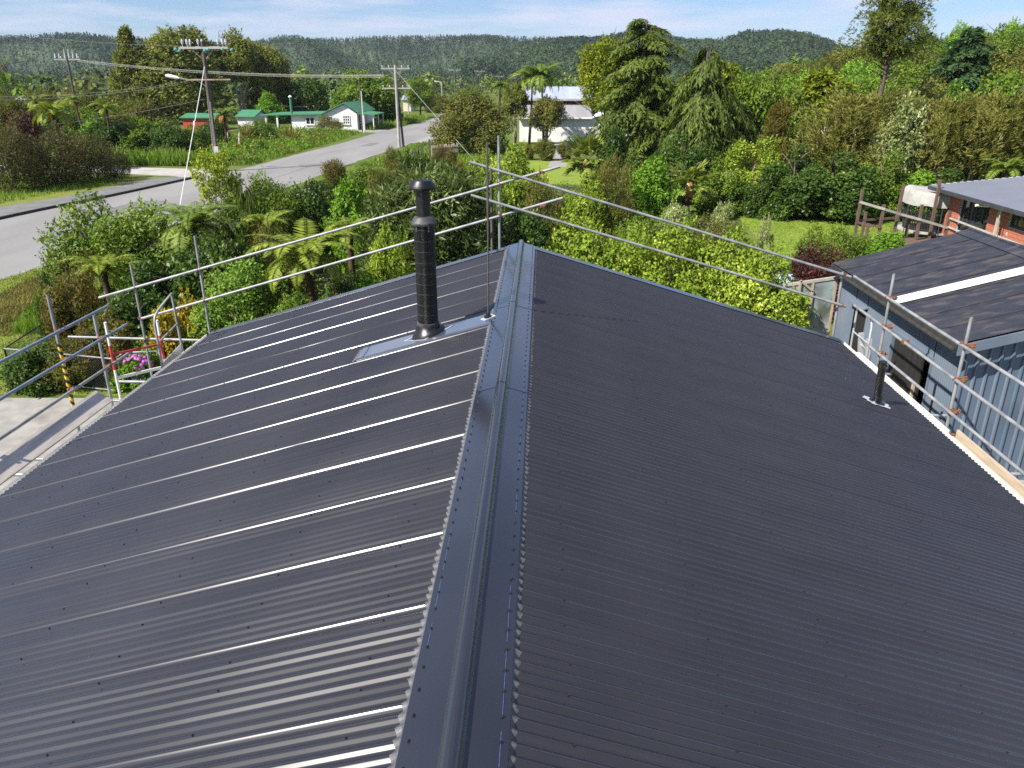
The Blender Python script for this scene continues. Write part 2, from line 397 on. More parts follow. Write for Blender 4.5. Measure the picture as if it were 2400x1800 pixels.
M['f_grass'] = leafmat('grass_blade', (0.055, 0.105, 0.016), (0.12, 0.18, 0.03), (0.24, 0.22, 0.09))
M['f_hill'] = leafmat('hill_trees', (0.014, 0.026, 0.012), (0.045, 0.068, 0.025), (0.10, 0.125, 0.045), trans=0.1, gain=(1.15, 1.15, 1.05))
M['f_pine'] = leafmat('hill_pines', (0.010, 0.028, 0.012), (0.036, 0.070, 0.024), (0.105, 0.145, 0.045), trans=0.1, gain=(1.15, 1.15, 1.05))
# ------------------------------------------------------------------ the setting
def sheet(name, pts, z, mat, kind='structure', parent=None):
    """flat polygon given by its outline (x, y)"""
    me = bpy.data.meshes.new(name)
    bm = bmesh.new()
    vs = [bm.verts.new((x, y, z)) for x, y in pts]
    f = bm.faces.new(vs)
    if f.normal.z < 0: f.normal_flip()
    bmesh.ops.triangulate(bm, faces=[f])
    bm.normal_update()
    for g in bm.faces:
        if g.normal.z < 0: g.normal_flip()
    bm.to_mesh(me); bm.free()
    me.materials.append(mat)
    o = put(name, me, parent)
    if kind and parent is None: o['kind'] = kind
    return o
def smooth_line(pts, n=8):
    out = []
    p = [pts[0]] + list(pts) + [pts[-1]]
    for i in range(1, len(p)-2):
        for k in range(n):
            t = k/n
            a, b, c, d = (np.array(q, float) for q in p[i-1:i+3])
            out.append(tuple(0.5*((2*b) + (-a+c)*t + (2*a-5*b+4*c-d)*t*t + (-a+3*b-3*c+d)*t**3)))
    out.append(tuple(pts[-1]))
    return out
def wobble(line, amp, seed):
    r = random.Random(seed)
    return [(x + r.uniform(-amp, amp), y) for x, y in line]

def hillside(x, y):
    """height of the land: flat, rising gently to the right beyond the lawn"""
    d = math.hypot(x, y); az = math.degrees(math.atan2(x, y))
    t = min(1, max(0, (d-62)/75)); t = t*t*(3-2*t)
    a = min(1, max(0, (az-9)/16)); a = a*a*(3-2*a)
    return 6.0*t*a*(1 + 0.5*min(1, max(0, (az-20)/14)))
m = MB()
xs = sorted(set([-3000, -1500, -800, -400, -200] + list(range(-120, 0, 12)) + list(range(0, 260, 6)) + [300, 400, 600, 800, 1500, 3000]))
ys = sorted(set([-400, -150, -40] + list(range(-20, 260, 8)) + [280, 320, 400, 600, 800, 1400, 2500, 4000]))
nx, ny = len(xs), len(ys)
m.v = [(x, y, hillside(x, y)) for y in ys for x in xs]
m.f = [(j*nx+i, j*nx+i+1, (j+1)*nx+i+1, (j+1)*nx+i) for j in range(ny-1) for i in range(nx-1)]
m.build('ground', M['grass'], smooth='all', recalc=False)['kind'] = 'structure'

near = smooth_line([(-22.5, -10), (-21.2, 12), (-19.9, 27), (-19.2, 31), (-17.6, 48), (-16.8, 62), (-16.4, 73), (-15.4, 84), (-14.3, 104), (-14.6, 150), (-17.5, 200), (-22.5, 260)])
far = smooth_line([(-31.0, -10), (-29.8, 20), (-28.3, 39), (-26.8, 48), (-25.7, 56.3), (-25.4, 60), (-24.3, 64.6), (-23.7, 77), (-22.8, 90), (-22.2, 109), (-21.0, 125), (-20.0, 146), (-23.0, 200), (-28.5, 260)])
sheet('road', wobble(near, 0.09, 3) + wobble(far, 0.05, 4)[::-1], 0.012, M['asphalt'])
nv = [(x+0.05, y) for x, y in near if y < 36]
sheet('roadside_verge', [(x-0.25, y) for x, y in nv] + [(-18.4, 33.5), (-15.8, 28), (-13.7, 22.5), (-12.6, 18.4), (-9.4, 17.3), (-9.2, 16.15), (-13.2, 16.15), (-14.2, 12), (-16, -8)], 0.006, M['verge'])
sheet('ditch', [(-17.7, 30), (-17.4, 26), (-15.9, 21.5), (-15.2, 20.3), (-16.6, 21.4), (-18.2, 24.5), (-18.7, 28.5)], 0.010, M['ditch'])
shoulder = [(x, y) for x, y in near if 20 < y < 110]
sheet('gravel_shoulder', wobble([(x-0.06, y) for x, y in shoulder], 0.08, 31) + wobble([(x+0.12, y) for x, y in shoulder], 0.14, 32)[::-1], 0.016, M['concrete'])
sheet('road_patch', [(-24.6, 41), (-22.9, 41.6), (-22.5, 46.2), (-24.3, 45.8)], 0.016, M['footpath'])
sheet('road_patch', [(-19.8, 86), (-18.6, 86), (-18.4, 90.5), (-19.6, 90.5)], 0.016, M['footpath'])
# footpath with its black kerb on the far side of the street
kerb = [(x, y) for x, y in far if y < 57]
back = smooth_line([(-33.6, -10), (-32.6, 20), (-31.0, 40), (-29.5, 46), (-28.6, 52), (-28.2, 56.5)])
sheet('footpath', kerb + back[::-1], 0.14, M['footpath'])
m = MB()
for (x0, y0), (x1, y1) in zip(kerb[:-1], kerb[1:]):
    m.add([(x0, y0, 0), (x1, y1, 0), (x1, y1, 0.145), (x0, y0, 0.145), (x0-0.14, y0, 0.145), (x1-0.14, y1, 0.145)], [(0, 1, 2, 3), (3, 2, 5, 4)])
m.build('kerb', M['kerbblack'], recalc=False)['kind'] = 'structure'
fv = [(x, y) for x, y in back]
sheet('far_verge', fv + [(-33.5, 57.6), (-36, 52), (-40, 30), (-44, -10)], 0.142, M['verge'])
sheet('side_road', [(-25.6, 57.2), (-27.5, 58.2), (-33.9, 60.4), (-44, 60.6), (-60, 61.5), (-60, 66.5), (-44, 65.4), (-36, 64.9), (-30, 63.6), (-25.2, 62.9), (-25.2, 60)], 0.018, M['gravel'])
sheet('concrete_driveway', [(-19.5, -6), (-19.5, 15.2), (-13.6, 15.9), (-8.4, 16.05), (-6.9, 15.0), (-6.9, -6)], 0.014, M['concrete'])
sheet('gravel_pad', [(-15.0, 90.0), (-11.0, 92.5), (-10.4, 101.5), (-14.35, 103.5)], 0.02, M['concrete'])
sheet('cottage_drive', [(-22.4, 107.5), (-26.5, 110.5), (-25.5, 116.5), (-21.9, 113.5)], 0.02, M['concrete'])
sheet('garden_path', [(0.4, 66), (1.9, 66), (2.9, 78), (3.4, 92.5), (1.3, 92.5), (1.2, 78)], 0.012, M['concrete'])
sheet('garden_soil', [(-9.6, 17.2), (-12.4, 18.4), (-13.6, 22), (-16, 28.6), (-18, 34), (-16.9, 46), (-15.8, 58), (-10, 62), (-2, 57), (6, 50), (8.5, 40), (9.4, 32), (9.0, 26), (7.5, 19.4), (5.8, 14.9), (-7.5, 14.9)], 0.008, M['soil'])
sheet('back_lawn', [(9.2, 30), (10.0, 36.5), (10.6, 43.5), (14, 44.6), (20, 44.5), (26, 44), (27, 34), (20, 22), (11.5, 21)], 0.010, M['lawn'])
sheet('middle_lawn', [(-3, 62), (-0.5, 55), (3.2, 54.5), (4.6, 60), (4.5, 68), (1.9, 71), (-5, 71)], 0.010, M['lawn'])
sheet('side_yard', [(5.6, -6), (5.6, 14.2), (7.3, 19), (13, 20.5), (20, 20), (20, -6)], 0.009, M['concrete'])

# ------------------------------------------------------------------ the house under the camera
TH = math.radians(16.5)
CT, ST, TT = math.cos(TH), math.sin(TH), math.tan(TH)
XR, ZR = -0.36, 4.165                          # ridge of the sheeting plane
HALF = 5.78
Y_FAR, PITCHW = 13.52, 0.0762
NSH, COVER = 20, 0.762
Y_NEAR = Y_FAR - NSH*COVER
SLEN = HALF/CT + 0.03
def roof_pt(side, s, y, d=0.0):
    return (XR + side*(s*CT + d*ST), y, ZR - s*ST + d*CT)
house = thing('house', 'house in the foreground with new charcoal corrugated iron roof', 'house', (XR, 6.0, 0))
rng = random.Random(11)
def CORR(t):
    """one corrugation: straight flanks with rounded crest and trough"""
    t = abs(((t+0.5) % 1)-0.5)
    if t < 0.15: return 1 - 0.40*(t/0.15)**2
    if t > 0.35: return -(1 - 0.40*((0.5-t)/0.15)**2)
    return 0.6 - 1.2*(t-0.15)/0.2
def sheet_profile(rg):
    """across one sheet: (y, height); the near edge ends in a lip that laps over the next sheet"""
    pr = []
    tilt = rg.uniform(-0.02, 0.02)
    k0, k1 = rg.uniform(0.58, 0.66), rg.uniform(1.0, 1.12)
    for q in range(6):                          # rounded lip, steep at its end
        a = q/5
        ang = k1 + (k0-k1)*a
        if q == 0: y, z = 0.0, 0.0
        else:
            y += 0.0058*math.cos(ang); z += 0.0058*math.sin(ang)
        pr.append([y, z])
    y_c, z_c = pr[-1]
    pr = [[p[0]-y_c-0.008, p[1]-z_c+0.0106] for p in pr]
    pr.append([-0.003, 0.0118])
    for c in range(10):
        a = 0.0094*rg.uniform(0.78, 1.02)
        for q in range(10):
            t = (0, 0.075, 0.15, 0.35, 0.425, 0.5, 0.575, 0.65, 0.85, 0.925)[q]
            if c == 0 and q == 0: continue
            h = a*CORR(t) + (0.0030 if c == 0 and t < 0.45 else 0)
            pr.append([(c+t)*PITCHW, h + tilt*0.01*math.sin(2*math.pi*t)])
    pr.append([COVER, 0.0094])
    return pr
variants = {}
for side in (-1, 1):
    for v in range(5):
        pr = sheet_profile(rng)
        m = MB()
        ns = 6
        n = len(pr)
        for j in range(ns+1):
            s = 0.06 + (SLEN-0.06)*j/ns
            for y, h in pr:
                x, yy, z = roof_pt(side, s, y, h + 0.0012*math.sin(3.1*j+v*2+y*7))
                m.v.append((x, yy, z))
        for j in range(ns):
            for i in range(n-1):
                q = j*n+i; f = (q, q+1, q+n+1, q+n)
                m.f.append(f if side < 0 else f[::-1])
        me = m.mesh('roof_sheet', M['roof'], (XR, 0, 0), smooth='all', recalc=False)
        variants[side, v] = me
for side in (-1, 1):
    for i in range(NSH):
        put('roof_sheet', variants[side, rng.randrange(5)], house, (XR, Y_NEAR + i*COVER, rng.uniform(-0.0012, 0.0012)))
# ridge capping in three lengths
def cap_profile(dz):
    pr = []
    A, B = 0.056, 0.245
    zf = lambda x: -abs(x)*TT + 0.024 + dz
    for x in (-B, -0.16, -0.07, -A): pr.append((x, zf(x)))
    for q in range(1, 12):
        a = math.pi*(1 - q/12)
        pr.append((0.050*math.cos(a), zf(A) + 0.010 + 0.050*math.sin(a)))
    for x in (A, 0.07, 0.16, B): pr.append((x, zf(x)))
    return [(pr[0][0]-0.002, pr[0][1]-0.016)] + pr + [(pr[-1][0]+0.002, pr[-1][1]-0.016)]
caps = [(Y_NEAR-0.05, 6.82, 0.000), (6.74, 9.62, 0.003), (9.54, Y_FAR+0.06, 0.006)]
screw_m = MB(); screw_m.lathe([(0.0085, 0), (0.0085, 0.003), (0.0058, 0.003), (0.0055, 0.009), (0.003, 0.0095)], n=8)
screw_me = screw_m.mesh('screw', M['black'])
blue = pmat('blue_chalk', (0.06, 0.10, 0.28), (0.10, 0.15, 0.36), scale=60, rough=0.9)
for y0, y1, dz in caps:
    pr = cap_profile(dz)
    m = MB(); ny = max(8, int((y1-y0)/0.25)); n = len(pr)
    for j in range(ny+1):
        y = y0 + (y1-y0)*j/ny
        for x, z in pr:
            wv = 0.0016*math.sin(y*2.6+x*9)*max(0, abs(x)-0.05)*8
            m.v.append((XR+x, y, ZR+z+wv))
    for j in range(ny):
        for i in range(n-1):
            q = j*n+i; m.f.append((q, q+1, q+n+1, q+n))
    cap = m.build('ridge_cap', M['ridge'], house, smooth=40)
    ys = y0 + 0.1
    while ys < y1-0.06:
        for sd in (-1, 1):
            if ys > 1.5:
                o = put('screw', screw_me, cap, (XR+sd*0.208, ys + rng.uniform(-0.01, 0.01), ZR - 0.208*TT + 0.026 + dz), (0, sd*TH, 0))
        ys += 0.1524
    for sd in (-1, 1):
        m = MB(); yy = max(y0, 1.6)
        while yy < y1-0.3:
            L = rng.uniform(0.15, 0.5)
            if rng.random() < 0.72:
                z = ZR - 0.208*TT + 0.0262 + dz
                m.bar((XR+sd*(0.208+rng.uniform(-.001, .001)), yy, z), (XR+sd*0.208, min(yy+L, y1-.05), z), 0.0017, 0.0014)
            yy += L + rng.uniform(0.01, 0.12)
        if m.v: m.build('chalk_line', blue, cap)['kind'] = 'stuff'
# soft edge pressed into the corrugations, scallop by scallop
for sd in (-1, 1):
    m = MB()
    y = max(1.4, Y_NEAR); npc = int((Y_FAR - y)/PITCHW)
    y = Y_FAR - npc*PITCHW
    for k in range(npc):
        L = rng.uniform(0.268, 0.281)
        for q in range(6):
            t0, t1 = q/6, (q+1)/6
            vs = []
            for t in (t0, t1):
                h = 0.0080*math.cos(2*math.pi*t) + 0.0030
                ext = L + 0.006*math.cos(2*math.pi*t)
                vs.append([roof_pt(sd, s/CT, y+(k+t)*PITCHW, hh) for s, hh in ((0.232, 0.019), (0.252, 0.6*h+0.008), (ext, h))])
            a, b = vs
            for i in range(2): m.add([a[i], b[i], b[i+1], a[i+1]], [(0, 1, 2, 3)])
    m.build('soft_edge', M['soft'], house, smooth='all')
# roof screws in rows over the purlins: far too small and many to pick apart
m = MB()
for sd in (-1, 1):
    for r_, s in enumerate((0.55, 1.45, 2.35, 3.25, 4.15, 5.05, 5.75)):
        y = max(0.6, Y_NEAR)
        k = 0
        while y < Y_FAR-0.1:
            kk = round((y-Y_FAR)/PITCHW)
            yy = Y_FAR + kk*PITCHW + 0.002
            p = Vector(roof_pt(sd, s + rng.uniform(-.02, .02), yy, 0.0088))
            nrm = Vector((sd*ST, 0, CT))
            m.tube([p, p+nrm*0.004], 0.0075, 6); m.tube([p+nrm*0.004, p+nrm*0.010], 0.005, 6)
            y += PITCHW*(3 if (k+r_) % 2 else 4); k += 1
o = m.build('roof_screws', M['roof'], house); o['kind'] = 'stuff'
# barge capping at the far gable, fascias, gutters, walls
for sd in (-1, 1):
    m = MB()
    pr = [(Y_FAR-0.15, 0.013), (Y_FAR-0.15, 0.020), (Y_FAR+0.055, 0.024), (Y_FAR+0.058, -0.15), (Y_FAR+0.050, -0.15), (Y_FAR+0.048, 0.014)]
    for s in np.linspace(0.10, SLEN+0.01, 5):
        m.v += [roof_pt(sd, s, y, d) for y, d in pr]
    n = len(pr)
    for j in range(4):
        for i in range(n):
            q = j*n; m.f.append((q+i, q+(i+1) % n, q+n+(i+1) % n, q+n+i))
    m.f += [tuple(range(n)), tuple(range(4*n, 5*n))]
    m.build('barge_cap', M['ridge'], house)
    xe = XR + sd*HALF
    m = MB(); m.bb((xe-sd*0.045, Y_NEAR+0.05, 2.27), (xe-sd*0.02, Y_FAR-0.02, 2.435)); m.build('fascia', M['gutter'], house)
    m = MB()                                     # quarter-round gutter
    pr = [(-0.018, 2.42), (-0.018, 2.34), (0.02, 2.32), (0.075, 2.325), (0.11, 2.36), (0.112, 2.425), (0.122, 2.425), (0.122, 2.355), (0.08, 2.312), (0.018, 2.308), (-0.028, 2.33), (-0.028, 2.42)]
    for y in (Y_NEAR, 4.0, 9.0, Y_FAR-0.02): m.v += [(xe+sd*a, y, z) for a, z in pr]
    n = len(pr)
    for j in range(3):
        for i in range(n):
            q = j*n; m.f.append((q+i, q+(i+1) % n, q+n+(i+1) % n, q+n+i))
    m.build('gutter', M['gutter'], house)
m = MB()
m.bb((XR-5.3, Y_NEAR+0.5, 0), (XR+5.3, Y_NEAR+0.6, 2.3)); m.bb((XR-5.3, Y_FAR-0.4, 0), (XR+5.3, Y_FAR-0.3, 2.3))
m.bb((XR-5.3, Y_NEAR+0.6, 0), (XR-5.2, Y_FAR-0.4, 2.3)); m.bb((XR+5.2, Y_NEAR+0.6, 0), (XR+5.3, Y_FAR-0.4, 2.3))
for y in (Y_NEAR+0.5, Y_FAR-0.4):
    m.prism([(XR-5.3, y, 2.3), (XR+5.3, y, 2.3), (XR, y, 2.3+5.3*TT)], (0, 0.1, 0))
m.build('wall', M['cream'], house)
m = MB(); m.bb((XR-5.72, Y_NEAR+0.1, 2.27), (XR+5.72, Y_FAR-0.05, 2.3)); m.build('soffit', M['white'], house)

# flue, its flashing, the aerial and the vent pipe stand on the roof
FX, FY = -1.418, 9.246
fz = roof_pt(-1, (XR-FX)/CT, FY)[2]
flash = thing('roof_flashing', 'blue-grey flat metal flashing tray under the black flue', 'flashing', (FX, FY, fz))
def tray(s0, s1, y0, y1, d):
    m = MB()
    a = [roof_pt(-1, s, y, d+(0.012 if y0+0.02 < y < y1-0.02 else 0)) for s in (s0, s1) for y in (y0, y0+0.03, y1-0.03, y1)]
    m.add(a, [(0, 1, 5, 4), (1, 2, 6, 5), (2, 3, 7, 6)])
    b = [roof_pt(-1, s, y, 0.004) for s in (s0, s1) for y in (y0, y1)]
    m.add([a[0], a[4], b[2], b[0]], [(0, 1, 2, 3)]); m.add([a[3], a[7], b[3], b[1]], [(0, 1, 2, 3)])
    return m
tray(0.235/CT, 2.02, FY-0.28, FY+0.20, 0.016).build('tray', M['tray'], flash)
m = MB(); k = 0
for q in range(13):
    t = q/12
    y = FY-0.28 + 0.48*t
    p0, p1 = roof_pt(-1, 2.02, y, 0.022), roof_pt(-1, 2.075 + (0.012 if q % 2 else 0), y, 0.014 if q % 2 else 0.004)
    m.v += [p0, p1]
m.f = [(2*i, 2*i+1, 2*i+3, 2*i+2) for i in range(12)]
m.build('soft_edge', M['soft'], flash)
for q in range(6):
    put('screw', screw_me, flash, roof_pt(-1, 1.93, FY-0.24+0.08*q, 0.03), (0, -TH, 0))
flue = thing('chimney_flue', 'tall black flue pipe with ringed casing and cowl beside the ridge', 'chimney', (FX, FY, fz))
m = MB(); m.lathe([(0.127, 0.02), (0.127, 1.42), (0.132, 1.43)], (FX, FY, fz), 40); m.build('casing', M['flue'], flue, smooth=30)
rm = MB()
for k in range(14):
    t = 2*math.pi*k/14
m = MB(); n1, n2 = 40, 5
for i in range(n1):
    for j in range(n2):
        a, b = 2*math.pi*i/n1, 2*math.pi*j/n2
        m.v.append(((0.1275+0.0022*math.cos(b))*math.cos(a), (0.1275+0.0022*math.cos(b))*math.sin(a), 0.0022*math.sin(b)))
for i in range(n1):
    for j in range(n2):
        m.f.append((i*n2+j, ((i+1) % n1)*n2+j, ((i+1) % n1)*n2+(j+1) % n2, i*n2+(j+1) % n2))
ring_me = m.mesh('ring', M['flue_grey'], smooth='all')
for k in range(10):
    put('ring', ring_me, flue, (FX, FY, fz + 0.165 + 0.132*k), (0.02*(-1)**k, 0.02, 0))
m = MB(); m.lathe([(0.130, 1.405), (0.156, 1.41), (0.157, 1.435), (0.149, 1.45), (0.114, 1.50), (0.092, 1.51)], (FX, FY, fz), 36); m.build('collar', M['flue_grey'], flue, smooth=18)
for a in (-2.2, -1.0, 0.6, 2.2):
    m = MB(); m.box((FX+0.131*math.cos(a), FY+0.131*math.sin(a), fz+1.375), (0.018, 0.018, 0.07)); m.build('bracket', M['soft'], flue)
m = MB(); m.lathe([(0.086, 1.46), (0.086, 1.84)], (FX, FY, fz), 32); m.build('inner_pipe', M['flue'], flue, smooth=30)
m = MB(); m.lathe([(0.110, 1.815), (0.160, 1.825), (0.164, 1.845), (0.158, 1.862), (0.116, 1.915), (0.112, 1.925), (0.0, 1.938)], (FX, FY, fz), 36); m.build('cowl', M['flue'], flue, smooth=18)
m = MB()
m.lathe([(0.225, -0.075), (0.222, -0.02), (0.20, 0.03), (0.178, 0.06), (0.150, 0.085), (0.136, 0.12), (0.128, 0.125)], (0, 0, 0), 40)
m.v = [(FX+x, FY+y, fz+z+0.035 + (x*TT if z < 0.08 else 0)) for x, y, z in m.v]
m.build('rubber_boot', M['rubber'], flue, smooth=30)
m = MB()
c = [(-0.27, -0.235), (0.27, -0.235), (0.27, 0.235), (-0.27, 0.235)]
c = [(-0.30, -0.06), (-0.02, -0.25), (0.30, 0.05), (0.02, 0.22)]
for i in range(4):
    (a, b), (a2, b2) = c[i], c[(i+1) % 4]
    m.bar((FX+a, FY+b, fz+a*TT+0.035), (FX+a2, FY+b2, fz+a2*TT+0.035), 0.012, 0.004)
m.build('sealant_line', M['sealant'], flue)
m = MB(); m.lathe([(0.139, 0.115), (0.141, 0.125), (0.139, 0.15), (0.129, 0.155)], (FX, FY, fz+0.035), 36); m.build('boot_seal', M['flue_grey'], flue, smooth=30)

AX_, AY_ = -0.655, 9.227
az_ = roof_pt(-1, (XR-AX_)/CT, AY_)[2] + 0.035
ant = thing('aerial_mast', 'thin dark aerial mast standing beside the ridge cap', 'mast', (AX_, AY_, az_))
m = MB(); m.tube([(AX_, AY_, az_), (AX_+0.01, AY_, az_+1.05)], 0.0105, 12); m.tube([(AX_+0.01, AY_, az_+1.03), (AX_+0.012, AY_, az_+2.1)], 0.0135, 12); m.build('mast_tube', M['darkwood'], ant, smooth=30)
m = MB(); m.lathe([(0.055, -0.005), (0.05, 0.02), (0.026, 0.03), (0.022, 0.06), (0.017, 0.065)], (AX_, AY_, az_), 24); m.build('rubber_boot', M['rubber'], ant, smooth=30)
m = MB(); m.box((AX_, AY_, az_-0.004), (0.17, 0.12, 0.008), Matrix.Rotation(-TH, 3, 'Y') @ Matrix.Rotation(0.5, 3, 'Z')); m.build('sealant_plate', M['sealant'], ant)

VX, VY = 4.73, 10.10
vz = roof_pt(1, (VX-XR)/CT, VY)[2]
ven = thing('vent_pipe', 'short black plastic vent pipe near the right gutter', 'pipe', (VX, VY, vz))
m = MB(); m.tube([(VX, VY, vz-0.02), (VX-0.02, VY, vz+0.62)], 0.052, 20, cap=False); m.tube([(VX, VY, vz+0.1), (VX-0.02, VY, vz+0.615)], 0.045, 20, cap=True); m.build('pipe', M['flue'], ven, smooth=30)
m = MB()
for k in range(4):
    a = math.pi*(0.9+k*0.32)
    m.box((VX-0.02+0.05*math.cos(a), VY+0.05*math.sin(a), vz+0.56), (0.022, 0.022, 0.03))
m.build('holes', M['interior'], ven)
m = MB(); m.lathe([(0.12, -0.02), (0.10, 0.02), (0.066, 0.03), (0.06, 0.09), (0.054, 0.095)], (0, 0, 0), 24)
m.v = [(VX+x, VY+y, vz+z+0.015-(x*TT if z < 0.05 else 0)) for x, y, z in m.v]; m.build('rubber_boot', M['rubber'], ven, smooth=30)
m = MB(); rr = random.Random(5)
pts = []
for k in range(22):
    a = 2*math.pi*k/22; r_ = rr.uniform(0.13, 0.21)
    pts.append((VX+r_*math.cos(a), VY+r_*math.sin(a)*0.9, vz-r_*math.cos(a)*TT+0.014))
m.prism(pts, (0, 0, 0.003)); m.build('sealant_patch', M['sealant'], ven)

# ------------------------------------------------------------------ scaffolding
TUBE = 0.0242
cm = MB()
cm.box((0, 0, 0), (0.066, 0.066, 0.05)); cm.tube([(0.03, -0.06, 0), (0.03, 0.06, 0)], 0.012, 6); cm.tube([(-0.06, 0.02, 0.01), (0.06, 0.02, 0.01)], 0.012, 6); cm.box((0.02, 0.045, 0.02), (0.05, 0.03, 0.035))
coupler_me = cm.mesh('coupler', M['coupler'])
def tube_part(name, a, b, par, mat='gal', r=TUBE):
    m = MB(); m.tube([a, b], r, 12, cap=False); m.tube([a, b], r*0.82, 12, cap=False)
    return m.build(name, M[mat], par, smooth=40)
def couple(p, par):
    return put('coupler', coupler_me, par, p, (rng.uniform(-.4, .4), rng.uniform(-.4, .4), rng.uniform(0, 6)))
# left side
LX = -7.1
sc = thing('scaffold', 'steel tube scaffold with three guard rails along the left eave', 'scaffold', (LX, 10.5, 0), 'scaffolding around the roof')
s1 = tube_part('standard', (LX-0.05, 10.56, 0), (LX-0.08, 10.60, 3.97), sc)
m = MB()
for k in range(11):                              # hazard tape: yellow and black turns on the post
    pass
def tape(z0, z1, mat, off):
    m = MB(); n = 14; rr_ = TUBE+0.0035
    for j in range(int((z1-z0)/0.012)+1):
        z = z0 + 0.012*j
        for k in range(n):
            a = 2*math.pi*k/n; f = z/3.97
            m.v.append((LX-0.05-0.03*f+rr_*math.cos(a), 10.56+0.04*f+rr_*math.sin(a), z))
    nj = len(m.v)//n
    for j in range(nj-1):
        for k in range(n):
            if ((j*0.012/0.115 + k/n) % 1 < 0.5) == off:
                m.f.append((j*n+k, j*n+(k+1) % n, (j+1)*n+(k+1) % n, (j+1)*n+k))
    m.build('hazard_tape', M[mat], s1)
tape(2.15, 3.22, 'yellow', True); tape(2.15, 3.22, 'black', False)
tube_part('standard', (LX-0.02, 8.1, 0), (LX-0.02, 8.1, 3.9), sc)
tube_part('standard', (LX-0.05, 11.55, 0), (LX-0.07, 11.60, 3.36), sc)
for z, y1 in ((3.43, 11.87), (2.975, 12.33), (2.49, 12.33)):
    tube_part('guard_rail', (LX+0.02, 5.6, z), (LX+0.02, y1, z), sc, 'gal_blue' if z > 2.6 else 'gal')
    for y in (8.1, 10.57): couple((LX-0.01, y, z), sc)
    if z < 3.2: couple((LX-0.02, 11.57, z), sc)
for y in (8.3, 8.9, 9.35, 11.45, 12.3):
    tube_part('transom', (LX-0.25 if y < 10 else LX-0.3, y, 1.93), (-5.7, y, 1.93), sc)
m = MB(); m.prism([(-6.76, 5.2, 2.46), (-6.74, 5.2, 2.485), (-6.50, 5.2, 2.335), (-6.51, 5.2, 2.31)], (0, 5.35, 0)); m.build('toe_board', M['plank'], sc)
m = MB(); m.bb((-6.60, 5.2, 2.10), (-6.33, 10.5, 2.135)); m.build('plank', M['plank'], sc)
couple((LX+0.1, 10.5, 2.2), sc)
# access gate with red and white posts by the gable corner
ga = thing('access_gate', 'red and white scaffold access gate at the left gable corner', 'gate', (-7.0, 11.7, 0))
for x, y, zt in ((-7.12, 11.78, 3.18), (-6.55, 12.35, 3.05)):
    m = MB(); m.tube([(x, y, 0.6), (x, y, 2.35)], 0.021, 12); m.tube([(x, y, 2.78), (x, y, zt)], 0.021, 12); p = m.build('post', M['white'], ga, smooth=40)
    m = MB(); m.tube([(x, y, 2.35), (x, y, 2.78)], 0.0215, 12); m.build('red_band', M['red'], p, smooth=40)
m = MB(); m.bar((-7.12, 11.78, 2.62), (-6.55, 12.35, 2.62), 0.02, 0.036); m.build('bar', M['red'], ga)
m = MB(); m.bar((-7.12, 11.78, 2.20), (-6.55, 12.35, 2.20), 0.02, 0.05); m.build('bar', M['white'], ga)
m = MB()
a, b = Vector((-6.47, 12.10, 0)), Vector((-6.42, 12.75, 0))
loop = [a+Vector((0, 0, 2.10)), a+Vector((0, 0, 3.05)), a*0.93+b*0.07+Vector((0, 0, 3.17)), a*0.75+b*0.25+Vector((0, 0, 3.25)), b+Vector((0, 0, 3.42)), b+Vector((0.03, 0, 2.2))]
m.tube(loop, 0.021, 10); m.tube([a+Vector((0, 0, 2.72)), b+Vector((0.02, 0, 2.87))], 0.017, 10); m.build('gate_loop', M['gal'], ga, smooth=50)
m = MB(); m.prism([a+Vector((0, 0, 2.12)), a+Vector((0, 0, 2.36)), b+Vector((0.02, 0, 2.50)), b+Vector((0.02, 0, 2.22))], (0.012, 0, 0)); m.build('plate', M['alu'], ga)
# far gable
GY = 14.2
sg = thing('scaffold', 'steel tube scaffold with rails crossing above the far gable', 'scaffold', (0, GY, 0), 'scaffolding around the roof')
for a, b in (((-8.57, 2.93), (0.31, 5.43)), ((-7.80, 2.52), (0.37, 4.88))):
    tube_part('rake_rail', (a[0], GY-0.05, a[1]), (b[0], GY-0.05, b[1]), sg)
for a, b in (((-1.30, 5.51), (5.70, 3.49)), ((-1.29, 4.93), (5.70, 2.925))):
    tube_part('rake_rail', (a[0], GY-0.10, a[1]), (b[0], GY-0.10, b[1]), sg)
for x, zt in ((-7.83, 3.58), (-6.50, 4.14), (-0.765, 5.95), (5.60, 3.56)):
    tube_part('standard', (x, GY, 0), (x-0.02, GY, zt), sg)
tube_part('standard', (-0.93, GY+0.12, 0), (-0.93, GY+0.12, 5.36), sg, 'pole')
tube_part('ledger', (-9.42, GY+0.05, 2.09), (-5.9, GY+0.05, 2.04), sg)
for x in (-7.83, -6.5, -0.765):
    for a, b in (((-8.57, 2.93), (0.31, 5.43)), ((-7.80, 2.52), (0.37, 4.88))):
        couple((x, GY-0.03, a[1] + (b[1]-a[1])*(x-a[0])/(b[0]-a[0])), sg)
for p in ((-0.02, 5.33), (0.0, 4.73), (5.58, 3.52), (5.6, 2.95), (-7.83, 2.06), (-7.3, 2.07)): couple((p[0], GY-0.07, p[1]), sg)
